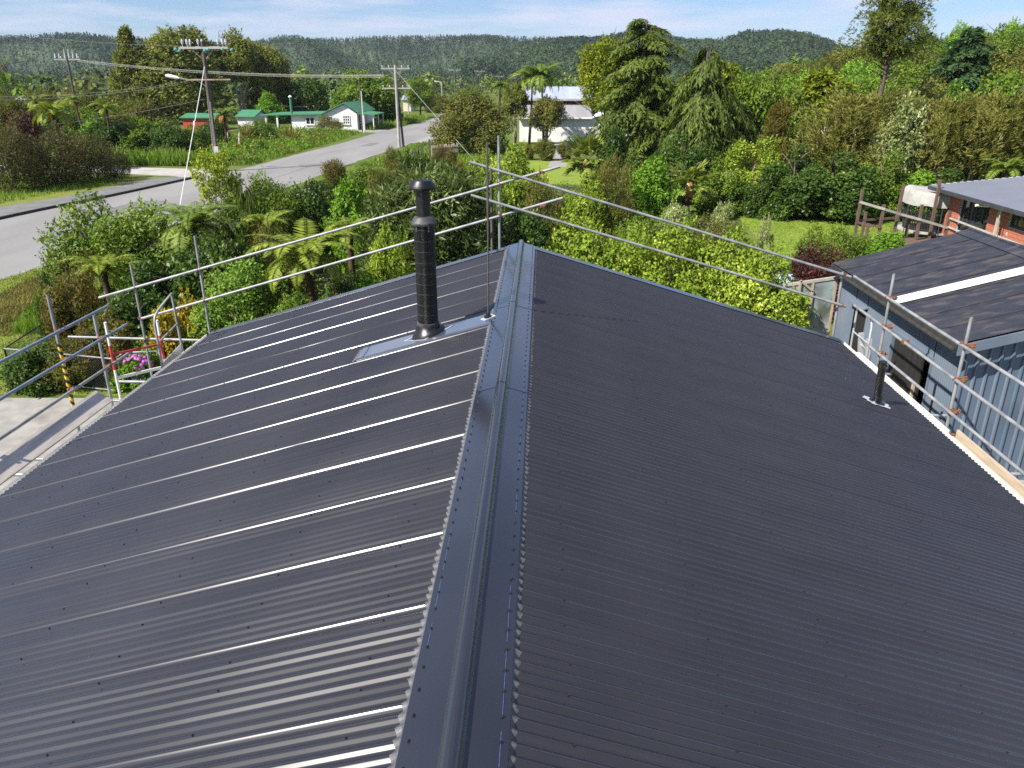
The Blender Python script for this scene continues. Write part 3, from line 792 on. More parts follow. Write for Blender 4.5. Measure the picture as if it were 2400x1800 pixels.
# right side
RX = 6.0
sr = thing('scaffold', 'steel tube scaffold with rails in front of the blue-grey shed', 'scaffold', (RX, 10.5, 0), 'scaffolding around the roof')
for y in (13.05, 10.5, 8.0):
    tube_part('standard', (RX, y, 0), (RX+0.0, y+0.02, 3.80), sr)
    for z in (3.39, 2.88, 2.39): couple((RX-0.02, y, z), sr); couple((RX+0.04, y-0.06, z), sr)
for z, y1 in ((3.39, 14.56), (2.88, 14.34), (2.39, 13.5)):
    tube_part('guard_rail', (RX-0.05, 5.2, z), (RX-0.05, y1, z), sr)
for y, x1 in ((13.0, 6.25), (10.45, 6.2), (9.3, 6.5), (11.2, 6.45)): tube_part('transom', (5.2, y, 2.0), (x1, y, 2.0), sr)
m = MB(); m.bb((5.57, 5.0, 2.22), (5.78, 9.9, 2.26)); m.build('plank', M['timber'], sr)
m = MB(); m.bb((5.80, 5.0, 2.22), (5.83, 9.9, 2.36)); m.build('toe_board', M['timber'], sr)
m = MB(); m.bb((5.57, 10.0, 2.26), (5.76, 13.3, 2.30)); m.build('plank', M['gutter'], sr)
couple((5.98, 10.35, 2.06), sr); couple((5.98, 13.0, 2.06), sr); couple((5.95, 12.15, 2.88), sr)
# ladder and its hand loop
la = thing('ladder', 'aluminium ladder with hand loop leaning by the right gable corner', 'ladder', (6.1, 14.0, 0))
m = MB()
m.tube([(6.02, 14.35, 1.4), (6.02, 14.35, 2.84)], 0.022, 8); m.tube([(6.02, 14.35, 2.84), (6.02, 13.75, 2.84), (6.02, 13.64, 2.80), (6.02, 13.60, 2.68), (6.02, 13.60, 1.75)], 0.022, 10)
m.tube([(6.02, 14.35, 2.36), (6.02, 13.6, 2.36)], 0.016, 8); m.tube([(6.02, 14.35, 1.92), (6.02, 13.6, 1.92)], 0.016, 8)
m.build('hand_loop', M['alu'], la, smooth=50)
for dy in (0, 0.36):
    m = MB(); m.bar((6.35, 13.72+dy, 0.02), (6.06, 13.72+dy, 2.42), 0.04, 0.10); m.build('stile', M['alu'], la)
for k in range(8):
    t = 0.1 + k*0.115
    m = MB(); m.tube([(6.35-0.29*t, 13.72, 0.02+2.4*t), (6.35-0.29*t, 14.08, 0.02+2.4*t)], 0.015, 8); m.build('rung', M['alu'], la, smooth=40)
# ------------------------------------------------------------------ shed to the right
def corrugated(o, u, v, L, W, nrm, amp=0.0085, pitch=0.0762, seg=6, lap=None):
    """sheet from o, running L along u, W across v, ribs along u"""
    o, u, v, nrm = Vector(o), Vector(u).normalized(), Vector(v).normalized(), Vector(nrm).normalized()
    m = MB(); n = max(2, int(round(W/pitch*seg)))
    for j in (0, 0.5, 1):
        for i in range(n+1):
            d = W*i/n
            h = amp*math.cos(2*math.pi*d/pitch)
            if lap and (d < 0.02): h += lap
            m.v.append(tuple(o + u*L*j + v*d + nrm*h))
    for j in range(2):
        for i in range(n):
            q = j*(n+1)+i; m.f.append((q, q+1, q+n+2, q+n+1))
    return m
shed = thing('shed', 'blue-grey corrugated shed with worn black roof and white rooflight strip', 'shed', (10, 15.6, 0))
SX0, SX1, SXR = 7.32, 13.0, 10.15
SY0, SY1 = 12.83, 18.55
sl_ = math.atan2(3.53-2.70, SXR-7.08)
for side, x0 in ((1, 7.08), (-1, 13.22)):
    u = Vector((side*math.cos(sl_), 0, math.sin(sl_))); L = (SXR-7.08)/math.cos(sl_)
    y = 12.58
    for i in range(8):
        w_ = 0.762
        corrugated((x0, y, 2.72), u, (0, 1, 0), L, w_+0.03, (-side*math.sin(sl_), 0, math.cos(sl_)), amp=0.0045, seg=6, lap=0.007).build('roof_sheet', M['shedroof'], shed, smooth='all')
        y += w_
    if side == 1:
        corrugated((x0-0.02, 15.02, 2.732), u, (0, 1, 0), L, 0.40, (-side*math.sin(sl_), 0, math.cos(sl_)), amp=0.0045, seg=6).build('rooflight_strip', M['clear'], shed, smooth='all')
m = MB()
for s_ in (-1, 1): m.add([(SXR, 12.55, 3.565), (SXR, 18.72, 3.565), (SXR+s_*0.32, 18.72, 3.482), (SXR+s_*0.32, 12.55, 3.482)], [(0, 1, 2, 3)])
m.build('ridge_cap', M['shedroof'], shed)
m = MB(); m.tube([(SXR, 12.55, 3.57), (SXR, 18.72, 3.57)], 0.03, 8); m.build('ridge_roll', M['shedroof'], shed, smooth=40)
# long wall facing the house: corrugated panels round two openings
D1, D2 = (16.92, 17.58), (13.75, 15.42)         # narrow door, wide doorway
for y0, y1, z0, z1 in ((SY0+0.05, D2[0], 0, 2.55), (D2[0], D2[1], 2.02, 2.55), (D2[1], D1[0], 0, 2.55), (D1[0], D1[1], 2.08, 2.55), (D1[1], SY1, 0, 2.55)):
    corrugated((SX0, y0, z0), (0, 0, 1), (0, 1, 0), z1-z0, y1-y0, (-1, 0, 0), amp=0.008).build('wall_panel', M['shedblue'], shed, smooth='all')
# end wall with upright ribs
m = MB(); m.prism([(SX0, SY0+0.02, 0), (SX1, SY0+0.02, 0), (SX1, SY0+0.02, 2.62), (SXR, SY0+0.02, 3.40), (SX0, SY0+0.02, 2.62)], (0, 0.04, 0)); m.build('end_wall', M['shedend'], shed)
x = SX0+0.08
k = 0
while x < SX1-0.05:
    zt = 2.60 + (min(x-SX0, SX1-x))*0.272
    m = MB(); m.prism([(x-0.028, SY0+0.02, 0.03), (x-0.014, SY0-0.012, 0.03), (x+0.014, SY0-0.012, 0.03), (x+0.028, SY0+0.02, 0.03)], (0, 0, zt-0.1)); m.build('rib', M['shedblue' if k % 5 else 'shedend'], shed)
    x += 0.195; k += 1
m = MB(); m.prism([(SX0, SY1, 0), (SX1, SY1, 0), (SX1, SY1, 2.62), (SXR, SY1, 3.40), (SX0, SY1, 2.62)], (0, 0.04, 0)); m.build('end_wall', M['shedend'], shed)
m = MB(); m.bb((SX1-0.03, SY0+0.06, 0), (SX1, SY1, 2.6)); m.build('back_wall', M['shedend'], shed)
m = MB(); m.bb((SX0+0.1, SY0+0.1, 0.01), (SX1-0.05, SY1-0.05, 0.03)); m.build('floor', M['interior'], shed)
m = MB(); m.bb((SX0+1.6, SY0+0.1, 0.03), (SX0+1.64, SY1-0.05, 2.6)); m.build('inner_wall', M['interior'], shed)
for s_, x0 in ((1, 7.04), (-1, 13.26)):
    m = MB(); m.bb((x0, 12.6, 2.56), (x0+0.05*s_, 18.68, 2.69)); m.build('fascia', M['kerbblack'], shed)
    m = MB(); m.tube([(x0-0.01*s_, 12.6, 2.60), (x0-0.01*s_, 18.68, 2.58)], 0.04, 8); m.build('gutter', M['kerbblack'], shed, smooth=40)
for side in (1, -1):
    x0 = 7.06 if side == 1 else 13.24
    m = MB(); m.prism([(x0, 12.57, 2.52), (SXR, 12.57, 3.36), (SXR, 12.57, 3.53), (x0, 12.57, 2.70)], (0, -0.03, 0)); m.build('barge_board', M['shedblue'], shed)
    m = MB(); m.prism([(x0, 18.70, 2.56), (SXR, 18.70, 3.38), (SXR, 18.70, 3.52), (x0, 18.70, 2.69)], (0, 0.03, 0)); m.build('barge_board', M['fascia'], shed)
dr = None
for i in range(6):
    y = 14.15 + 1.27*i/6
    m = MB(); m.bb((SX0+0.03, y, 0.05), (SX0+0.06, y+1.27/6-0.008, 2.01))
    p = m.build('door_board', M['door_dark'], shed); dr = dr or p
m = MB(); m.bb((SX0-0.02, 14.24, 1.05), (SX0+0.025, 14.30, 1.36)); m.build('door_handle', M['timber'], dr)
for i in range(4):
    y = D1[0]+0.03+0.15*i
    m = MB(); m.bb((SX0+0.03, y, 0.05), (SX0+0.06, y+0.142, 2.06)); m.build('door_board', M['door_dark'], shed)
m = MB(); m.prism([(SX0-0.01, D1[0]-0.08, 2.10), (SX0-0.16, D1[0]-0.08, 2.06), (SX0-0.16, D1[0]-0.08, 2.08), (SX0-0.01, D1[0]-0.08, 2.13)], (0, 0.82, 0)); m.build('door_hood', M['shedblue'], shed)
for y in (D2[0]-0.04, D2[1]): 
    m = MB(); m.bb((SX0-0.03, y, 0), (SX0+0.03, y+0.06, 2.05)); m.build('door_jamb', M['shedblue'], shed)
m = MB(); m.bb((SX0-0.035, D2[0]-0.05, 2.0), (SX0+0.02, D2[1]+0.07, 2.06)); m.build('door_head', M['shedblue'], shed)
m = MB(); m.bb((SX0-0.03, 13.44, 0.9), (SX0-0.012, 13.47, 1.65)); m.build('cable', M['black'], shed)

# glazed lean-to beyond the shed
gh = thing('lean_to_greenhouse', 'old timber lean-to with dirty glass panes beyond the shed', 'greenhouse', (6.7, 18.9, 0))
gx = [6.02, 6.40, 6.72, 7.28]
for i, (a, b) in enumerate(zip(gx[:-1], gx[1:])):
    za, zb = 2.08+0.16*(a-6.0), 2.08+0.16*(b-6.0)
    m = MB(); m.prism([(a+0.03, 18.83, 0.1), (b-0.03, 18.83, 0.1), (b-0.03, 18.83, zb-0.03), (a+0.03, 18.83, za-0.03)], (0, 0.012, 0)); m.build('pane', M['oldglass'], gh)
for a in gx:
    m = MB(); m.bar((a, 18.84, 0), (a, 18.84, 2.1+0.16*(a-6.0)), 0.055); m.build('post', M['oldwood'], gh)
m = MB(); m.bar((5.98, 18.84, 2.11), (7.32, 18.84, 2.33), 0.06, 0.07); m.build('top_rail', M['greywood'], gh)
m = MB(); m.bar((6.4, 18.80, 0.9), (6.4, 18.80, 2.25), 0.05); m.bar((6.72, 18.80, 0.9), (6.72, 18.80, 2.0), 0.05); m.bar((6.4, 18.80, 2.25), (6.74, 18.80, 1.98), 0.05); m.build('window_frame', M['oldwood'], gh)
m = MB(); m.bar((6.35, 18.78, 1.35), (6.72, 18.78, 1.05), 0.05, 0.03); m.build('batten', M['white'], gh)
for yy in (18.86, 20.6):
    pass
m = MB(); m.prism([(5.98, 18.88, 2.10), (7.32, 18.88, 2.32), (7.32, 20.4, 1.62), (5.98, 20.4, 1.55)], (0, 0, 0.012)); m.build('roof_pane', M['oldglass'], gh)
ply = MB(); ply.bb((5.55, 19.25, 0), (6.02, 19.29, 1.42)); o = ply.build('plywood_sheet', M['timber'], None, loc=(5.8, 19.27, 0)); tag(o, 'plain plywood sheet standing beside the old greenhouse', 'board')

# ------------------------------------------------------------------ brick house, deck, trampoline
bh = thing('brick_house', 'red brick house with low grey metal roof behind the shed', 'house', (20, 31, 0))
BX = 17.5
bm_ = MB(); bm_.box((0, 0, 0), (0.06, 0.286, 0.136)); brick_me = [bm_.mesh('brick', M['brick']) for _ in (0,)][0]
def brick_wall(y0, y1, z0, z1):
    r = 0; z = z0
    while z + 0.13 < z1:
        y = y0 + (0.15 if r % 2 else 0) ; yy = y
        if r % 2: put('brick', brick_me, bh, (BX+0.012, y0+0.066, z+0.07), scale=(1, 0.45, 1))
        while yy + 0.20 < y1:
            L = min(0.298, y1-yy)
            put('brick', brick_me, bh, (BX+rng.uniform(0, 0.008), yy+L/2, z+0.07), scale=(1, (L-0.012)/0.286, 1)); yy += 0.298
        z += 0.148; r += 1
for y0, y1, z0, z1 in ((33.3, 34.45, 0.2, 2.45), (29.7, 31.1, 0.2, 2.45), (26.6, 29.7, 0.2, 1.7)):
    brick_wall(y0, y1, z0, z1)
m = MB()
m.bb((BX, 33.3, 0), (BX+0.2, 34.45, 2.45)); m.bb((BX, 29.7, 0), (BX+0.2, 31.1, 2.45)); m.bb((BX, 22, 0), (BX+0.2, 29.7, 1.7)); m.bb((BX, 22, 1.7), (BX+0.2, 26.6, 2.45)); m.bb((BX+0.2, 34.3, 0), (24, 34.45, 2.6)); m.bb((BX, 31.1, 0), (BX+0.2, 33.3, 0.28))
m.build('wall', M['mortar'], bh)
def window(y0, y1, z0, z1, n, par):
    m = MB(); m.bb((BX+0.10, y0, z0), (BX+0.115, y1, z1)); g = m.build('window', M['glass'], par)
    m = MB()
    for i in range(n+1):
        y = y0 + (y1-y0)*i/n
        m.bb((BX+0.06, y-0.03, z0), (BX+0.12, y+0.03, z1))
    m.bb((BX+0.055, y0, z0-0.02), (BX+0.125, y1, z0+0.04)); m.bb((BX+0.055, y0, z1-0.04), (BX+0.125, y1, z1+0.02))
    m.build('frame', M['fascia'], g)
    return g
window(31.12, 33.28, 0.30, 2.38, 4, bh)
window(26.6, 29.68, 1.74, 2.38, 3, bh)
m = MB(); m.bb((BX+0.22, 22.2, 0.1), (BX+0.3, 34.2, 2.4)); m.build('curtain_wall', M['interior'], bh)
corrugated((16.88, 22.0, 2.52), (1, 0, 0.1), (0, 1, 0), 6.6, 13.15, (-0.1, 0, 1), seg=5).build('roof', M['greyroof'], bh, smooth='all')
corrugated((30.0, 22.0, 2.52), (-1, 0, 0.1), (0, 1, 0), 6.6, 13.15, (0.1, 0, 1), seg=4).build('roof', M['greyroof'], bh, smooth='all')
m = MB(); m.prism([(16.9, 35.14, 2.40), (23.44, 35.14, 3.05), (23.44, 35.14, 3.20), (16.9, 35.14, 2.54)], (0, 0.03, 0)); m.build('barge_board', M['fascia'], bh)
for k in range(22):
    m = MB(); x_ = 17.0+0.29*k; m.bb((x_, 34.98, 2.545+(x_-16.88)*0.1), (x_+0.15, 35.03, 2.56+(x_-16.88)*0.1)); m.build('flashing_strip', M['white'], bh)
m = MB(); m.bb((16.86, 22, 2.36), (16.90, 35.1, 2.51)); m.build('fascia', M['fascia'], bh)
m = MB(); m.tube([(16.80, 30.9, 2.30), (17.35, 30.95, 2.27)], 0.05, 10); m.build('downpipe', M['white'], bh, smooth=40)
m = MB(); m.bar((17.2, 29.9, 0.1), (17.2, 29.9, 2.3), 0.10); m.build('verandah_post', M['oldwood'], bh)
m = MB(); m.tube([(17.05, 29.6, 0.1), (17.05, 29.6, 2.3)], 0.022, 8); m.build('downpipe', M['alu'], bh, smooth=40)

deck = thing('deck', 'brown timber deck with uneven posts and grey rail beside the lawn', 'deck', (15.4, 33.4, 0))
for i in range(12):
    m = MB(); y = 32.2 + 0.175*i; m.bb((13.35, y, 0.36), (17.45, y+0.165, 0.40)); m.build('plank', M['brownwood'], deck)
m = MB(); m.bb((13.36, 32.16, 0.12), (17.44, 32.195, 0.37)); m.build('fascia_board', M['brownwood'], deck)
posts = [(13.45, 33.60, 2.52), (13.74, 33.08, 1.20), (14.02, 34.25, 1.5), (14.40, 33.47, 1.93), (15.20, 33.84, 2.70), (15.95, 34.3, 1.5), (16.12, 33.7, 1.90), (16.82, 34.04, 2.90), (17.42, 33.9, 1.62)]
for x, y, zt in posts:
    m = MB(); m.bar((x, y, 0.1), (x+rng.uniform(-.03, .06), y, zt), 0.105); m.build('post', M['brownwood'], deck)
rails = [((13.42, 33.55, 2.02), (14.45, 33.40, 1.74)), ((14.45, 33.40, 1.74), (15.25, 33.60, 1.50)), ((15.25, 33.60, 1.50), (16.12, 33.62, 1.28)), ((16.12, 33.62, 1.28), (17.45, 33.85, 0.90))]
for a, b in rails:
    m = MB(); m.bar(a, b, 0.04, 0.10); m.build('rail', M['greywood'], deck)
for a, b in (((13.45, 33.66, 1.22), (16.1, 34.2, 1.30)), ((13.45, 33.55, 1.16), (14.4, 33.4, 0.98)), ((15.9, 32.3, 0.62), (16.6, 32.5, 0.60))):
    m = MB(); m.bar(a, b, 0.05, 0.09); m.build('rail', M['brownwood'], deck)
for z in (0.95, 1.32):
    m = MB(); m.bar((17.42, 33.8, z), (17.05, 26.0, z+0.02), 0.05, 0.06); m.build('rail', M['greywood'], deck)

TXY = PY(2182, 541, 35.6); tx, ty = TXY.x, 35.6
tr = thing('trampoline', 'round trampoline with black safety net and sagging pale cover', 'trampoline', (tx, ty, 0))
R_ = 1.45
m = MB(); n = 36
for i in range(n):
    a = 2*math.pi*i/n
    for r_, z in ((R_, 0.62), (R_, 0.68), (R_-0.26, 0.69), (R_-0.26, 0.63)): m.v.append((tx+r_*math.cos(a), ty+r_*math.sin(a), z-0.12))
for i in range(n):
    for j in range(4): m.f.append((i*4+j, ((i+1) % n)*4+j, ((i+1) % n)*4+(j+1) % 4, i*4+(j+1) % 4))
m.build('pad_ring', M['canvas'], tr)
m = MB(); m.lathe([(R_-0.25, 0.535), (R_-0.25, 0.55)], (tx, ty, 0), 36); m.build('mat', M['net'], tr)
for k in range(6):
    a = 2*math.pi*(k+0.25)/6
    m = MB(); ca, sa = math.cos(a), math.sin(a)
    m.tube([(tx+R_*ca, ty+R_*sa, 0.0), (tx+(R_)*ca, ty+R_*sa, 1.0), (tx+(R_-0.05)*ca, ty+(R_-0.05)*sa, 2.15)], 0.022, 8); m.build('net_pole', M['fascia'], tr, smooth=40)
m = MB()                                          # net: real strands
for k in range(64):
    a = 2*math.pi*k/64; ca, sa = math.cos(a), math.sin(a)
    m.tube([(tx+(R_-0.25)*ca, ty+(R_-0.25)*sa, 0.56), (tx+(R_-0.12)*ca, ty+(R_-0.12)*sa, 2.1)], 0.013, 4, cap=False)
for j in range(22):
    z = 0.6+0.07*j; r_ = R_-0.25+0.13*(z-0.56)/1.54
    m.tube([(tx+r_*math.cos(2*math.pi*k/28), ty+r_*math.sin(2*math.pi*k/28), z) for k in range(29)], 0.010, 4, cap=False)
m.build('safety_net', M['net'], tr)
m = MB(); nn = 36
for j, (rf, z) in enumerate(((0.0, 2.26), (0.5, 2.34), (0.95, 2.40), (1.0, 2.30), (1.02, 1.9))):
    for i in range(nn):
        a = 2*math.pi*i/nn
        sag = (0.16*abs(math.sin(3*a+0.4)) if j == 4 else 0) + (0.05*math.sin(5*a) if j > 1 else 0)
        m.v.append((tx+R_*rf*math.cos(a), ty+R_*rf*math.sin(a), z-sag-0.1))
for j in range(4):
    for i in range(nn): m.f.append((j*nn+i, j*nn+(i+1) % nn, (j+1)*nn+(i+1) % nn, (j+1)*nn+i))
m.build('cover', M['canvas'], tr, smooth='all')

# swing frame among the shrubs
sw = thing('swing_frame', 'red A-frame garden swing with white top bar among shrubs', 'swing', tuple(P(1476, 545)))
b0 = P(1476, 545); top = PY(1478, 458, b0.y)
for dx in (-0.42, 0.46):
    m = MB(); m.tube([top, (b0.x+dx, b0.y+0.1, 0)], 0.045, 8); m.build('leg', M['red'], sw, smooth=40)
e = PY(1453, 452, b0.y+1.9)
m = MB(); m.tube([top, e], 0.04, 8); m.build('top_bar', M['white'], sw, smooth=40)
m = MB(); m.bar(top+Vector((-0.12, 0, -0.05)), top+Vector((0.1, 0, -0.1)), 0.14, 0.12); m.build('bracket', M['white'], sw)
for dx in (-0.42, 0.46):
    m = MB(); m.tube([e, (e.x+dx, e.y+0.1, 0)], 0.045, 8); m.build('leg', M['red'], sw, smooth=40)

# ------------------------------------------------------------------ low mesh fence by the driveway
fn = thing('mesh_fence', 'low black chain-link fence panel beside the concrete driveway', 'fence', (-11.5, 16.7, 0))
A, B, C_ = Vector((-12.85, 16.95, 0)), Vector((-9.9, 16.35, 0)), Vector((-13.4, 20.6, 0))
H = 0.86
def fence_run(a, b, n, topmat):
    for i in range(n+1):
        p = a.lerp(b, i/n); m = MB(); m.tube([p, p+Vector((0, 0, H))], 0.022, 8); m.build('post', M['black'], fn, smooth=40)
    for z, mt in ((H, topmat), (0.06, topmat)):
        m = MB(); m.tube([a+Vector((0, 0, z)), b+Vector((0, 0, z))], 0.018, 8); m.build('rail', M[mt], fn, smooth=40)
    m = MB(); L = (b-a).length; st = 0.075; d = (b-a)/L; k = -int(H/st)
    while k*st < L:
        for s_ in (1, -1):
            x0 = k*st; pts = []
            t0, t1 = max(0, -x0), min(H, L-x0)
            if t1 > t0:
                p, q = a+d*(x0+t0), a+d*(x0+t1)
                z0, z1 = (t0, t1) if s_ > 0 else (H-t0, H-t1)
                m.tube([p+Vector((0, 0, z0)), q+Vector((0, 0, z1))], 0.0035, 3, cap=False)
        k += 1
    o = m.build('chain_link', M['black'], fn); o['kind'] = 'stuff'
fence_run(A, B, 2, 'gal'); fence_run(A, C_, 2, 'black')
g2 = thing('garden_gate', 'small steel hoop gate in the chain-link fence by the flowers', 'gate', (-9.4, 16.6, 0))
m = MB(); m.tube([(-9.85, 16.5, 0.05), (-9.85, 16.5, 0.85), (-9.7, 16.52, 0.95), (-9.0, 16.65, 0.95), (-8.88, 16.68, 0.85), (-8.88, 16.68, 0.05)], 0.018, 8); m.build('hoop', M['gal'], g2, smooth=50)
m = MB()
for k in range(9): m.tube([(-9.8+0.1*k, 16.51+0.018*k, 0.1), (-9.8+0.1*k, 16.51+0.018*k, 0.92)], 0.006, 5)
m.build('bars', M['black'], g2)

# ------------------------------------------------------------------ power poles and wires
def sag(a, b, s, n=14):
    a, b = Vector(a), Vector(b)
    return [a.lerp(b, i/n) - Vector((0, 0, 4*s*(i/n)*(1-i/n))) for i in range(n+1)]
def wire(name, a, b, s, r, mat, label, group):
    m = MB(); m.tube(sag(a, b, s), r, 5, cap=False)
    o = m.build(name, M[mat], None, loc=tuple(Vector(a))); tag(o, label, 'wire', group); return o
pb = P(511, 402); pt = PY(474, 97, pb.y)
lean = (pt-pb)/pt.z
def on1(z, dx=0, dy=0): return pb + lean*z + Vector((dx, dy, 0))
p1 = thing('power_pole', 'leaning timber power pole with many insulators and street lamp by the road', 'power pole', tuple(pb), 'power poles along the street')
m = MB(); m.tube([pb, pb+lean*4.5, pt], [0.20, 0.17, 0.135], 10); m.build('shaft', M['pole'], p1, smooth=40)
zc = pt.z - 0.45
for dy, dz in ((-0.18, 0), (0.18, 0.05)):
    m = MB(); m.bar(on1(zc+dz, -1.75, dy), on1(zc+dz, 1.95, dy), 0.10, 0.14); m.build('crossarm', M['concpole'], p1)
for s_ in (-1, 1):
    m = MB(); m.bar(on1(zc-0.9), on1(zc, s_*0.9, -0.18), 0.04); m.build('brace', M['gal'], p1)
for x in (-1.55, -1.2, -0.95, -0.35, -0.05, 1.15, 1.5, 1.75):
    m = MB(); m.lathe([(0.03, 0), (0.03, 0.12), (0.085, 0.14), (0.07, 0.24), (0.10, 0.26), (0.08, 0.42), (0.05, 0.50)], on1(zc+0.12, x, 0.05), 8); m.build('insulator', M['porcelain'], p1, smooth=40)
for x, z in ((-2.0, -0.1), (0.2, -0.2), (1.55, -0.1), (2.25, -0.15), (-1.7, -0.2), (0.45, -0.12)):
    m = MB(); c_ = on1(zc+z, x, -0.2); m.tube([c_+Vector((0, -0.16, 0)), c_+Vector((0, -0.09, 0)), c_, c_+Vector((0, 0.09, 0))], [0.04, 0.11, 0.13, 0.04], 12); m.build('glass_insulator', M['teal'], p1, smooth=40)
for x, hh in ((-1.5, 1.25), (1.45, 1.2), (2.35, 0.6)):
    m = MB(); m.tube([on1(zc+0.4, x-0.16, 0), on1(zc+hh-0.1, x-0.13, 0), on1(zc+hh, x, 0), on1(zc+hh-0.1, x+0.13, 0), on1(zc+0.5, x+0.16, 0)], 0.018, 5); m.build('jumper_wire', M['darkwire'], p1)
zl = PY(480, 187, pb.y).z
m = MB(); m.bar(on1(zl, -1.45, -0.1), on1(zl+0.02, 1.85, -0.1), 0.09, 0.10); m.build('lower_arm', M['rust'], p1)
m = MB(); m.bar(on1(zl-0.55), on1(zl, -0.8, -0.1), 0.04); m.build('brace', M['gal'], p1)
lp = on1(zl, -1.4, -0.1)
m = MB(); m.tube([lp, lp+Vector((-0.7, -0.1, 0.13))], 0.04, 8); m.build('lamp_arm', M['gal'], p1, smooth=40)
m = MB(); m.tube([lp+Vector((-0.6, -0.1, 0.11)), lp+Vector((-0.85, -0.1, 0.16)), lp+Vector((-1.45, -0.1, 0.28)), lp+Vector((-1.65, -0.1, 0.31))], [0.05, 0.12, 0.14, 0.06], 10); m.build('lamp_head', M['white'], p1, smooth=40)
m = MB(); c_ = on1(1.55, 0.16, -0.17); m.box(c_, (0.34, 0.2, 0.75)); m.build('grey_box', M['porcelain'], p1)
m = MB(); m.lathe([(0.205, 0), (0.205, 0.12)], on1(2.0), 12); m.build('red_band', M['red'], p1)
for dx in (-0.09, 0.05, 0.14):
    m = MB(); m.tube([on1(0.1, dx, -0.2), on1(5.2, dx*0.8, -0.175)], 0.022, 6); m.build('conduit', M['concpole'], p1)
# the other poles
def pole(px, ybase, ytop, label, arms=2, mat='pole', Y=None, r=0.14, aw=1.2, lamp=False):
    b = P(px, ybase) if Y is None else PY(px, 182, Y)
    b = Vector((b.x, b.y, 0)); t = PY(px, ytop, b.y); h = t.z
    o = thing('power_pole', label, 'power pole', tuple(b), 'power poles along the street')
    m = MB(); m.tube([b, b+Vector((0, 0, h))], [r, r*0.75], 8); m.build('shaft', M[mat], o, smooth=40)
    for k in range(arms):
        z = h - 0.35 - k*1.9
        m = MB(); m.bar(b+Vector((-aw, 0, z)), b+Vector((aw, 0, z)), 0.1, 0.12); m.build('crossarm', M['concpole' if k == 0 else mat], o)
        for x in (-aw*0.9, -aw*0.45, aw*0.45, aw*0.9):
            m = MB(); m.lathe([(0.03, 0), (0.06, 0.1), (0.06, 0.2), (0.03, 0.25)], b+Vector((x, 0, z+0.06)), 6); m.build('insulator', M['porcelain'], o)
    for s_ in (-1, 1):
        if arms:
            m = MB(); m.bar(b+Vector((0, 0, h-1.1)), b+Vector((s_*0.7, 0, h-0.4)), 0.05); m.build('brace', M['gal'], o)
    if lamp:
        m = MB(); m.tube([b+Vector((0, 0, h-0.1)), b+Vector((-0.8, 0, h+0.1)), b+Vector((-1.5, 0, h+0.12))], [0.05, 0.05, 0.10], 8); m.build('lamp_head', M['white'], o)
    return o, b, h
p3, b3, h3 = pole(936, 345, 152, 'double-post power pole with guy wire at the right road edge', 2, 'concpole', None, 0.17, 1.5)
m = MB(); m.tube([b3+Vector((0.42, 0.2, 0)), b3+Vector((0.02, 0.2, h3-1.2))], [0.13, 0.10], 8); m.build('stay_post', M['pole'], p3, smooth=40)
p2, b2, h2 = pole(166, 0, 132, 'distant power pole with pale transformer gear above the tree ferns at left', 1, 'pole', 98, 0.17, 1.6)
for x in (-1.4, -0.9, -0.2, 0.3, 0.8, 1.3):
    m = MB(); m.lathe([(0.05, 0), (0.12, 0.1), (0.09, 0.5), (0.04, 1.0 if x in (-0.2, 0.8, 0.3) else 0.6), (0.01, 1.1 if x in (-0.2, 0.8, 0.3) else 0.65)], b2+Vector((x, 0, h2-0.3)), 8); m.build('cutout', M['porcelain'], p2)
pole(1066, 238, 161, 'nearest of the far two-armed poles down the street', 2, 'pole', 225, 0.19, 1.7)
pole(1124, 0, 164, 'second far two-armed pole down the street', 2, 'pole', 250, 0.19, 1.6)
pole(1171, 0, 177, 'third far two-armed pole down the street', 2, 'pole', 330, 0.19, 1.6)
pole(1199, 0, 181, 'most distant tiny pole before the hills', 1, 'pole', 380, 0.19, 1.6)
pole(958, 273, 198, 'plain thin post left of the far street bend', 0, 'concpole', None, 0.12)
pole(1037, 264, 192, 'thin street lamp post beyond the parked car', 0, 'concpole', None, 0.13, lamp=True)
pole(850, 309, 183, 'tall thin dark pole by the cottage porch', 0, 'pole', None, 0.10)
pole(853, 311, 213, 'shorter white pole by the cottage porch', 0, 'white', None, 0.07)
# wires
for k, dz in enumerate((0, -0.12, -0.30)):
    wire('power_line', b2+Vector((1.2, 0, h2-0.35+dz*0.7)), b3+Vector((-1.2, -0.1, h3-0.95+dz*0.7)), 0.55, 0.0105, 'wire', ('topmost', 'middle', 'lowest')[k] + ' pale power line strung behind the leaning pole across the trees', 'pale lines between the poles')
    a = PY(-60, 172, 88)
    wire('power_line', a+Vector((0, 0, dz)), b2+Vector((-1.2, 0, h2-0.35+dz)), 0.25, 0.0105, 'wire', ('topmost', 'middle', 'lowest')[k] + ' pale power line running off the left edge of the view', 'pale lines at the left edge')
for k, (y0, y1) in enumerate(((222, 188), (231, 190), (301, 232))):
    wire('service_wire', PY(-40, y0+4, 66), on1(PY(470, y1, pb.y).z, -0.9+0.3*k, -0.1), 0.35, 0.014, 'darkwire', ('topmost', 'middle', 'lowest')[k] + ' dark sagging service wire left of the leaning pole', 'dark service wires')
wire('service_wire', PY(-40, 73, 66), PY(425, 108, pb.y), 0.2, 0.012, 'darkwire', 'thin dark wire against the sky at upper left', None)
anc = P(420, 492)
gw = thing('guy_wire', 'pale guy wire slanting from the leaning pole down to the hedge', 'guy wire', tuple(anc))
m = MB(); m.tube([anc, on1(PY(478, 157, pb.y).z, 0, -0.16)], 0.02, 6); m.build('cable', M['white'], gw)
mid = anc.lerp(on1(PY(478, 157, pb.y).z, 0, -0.16), 0.52)
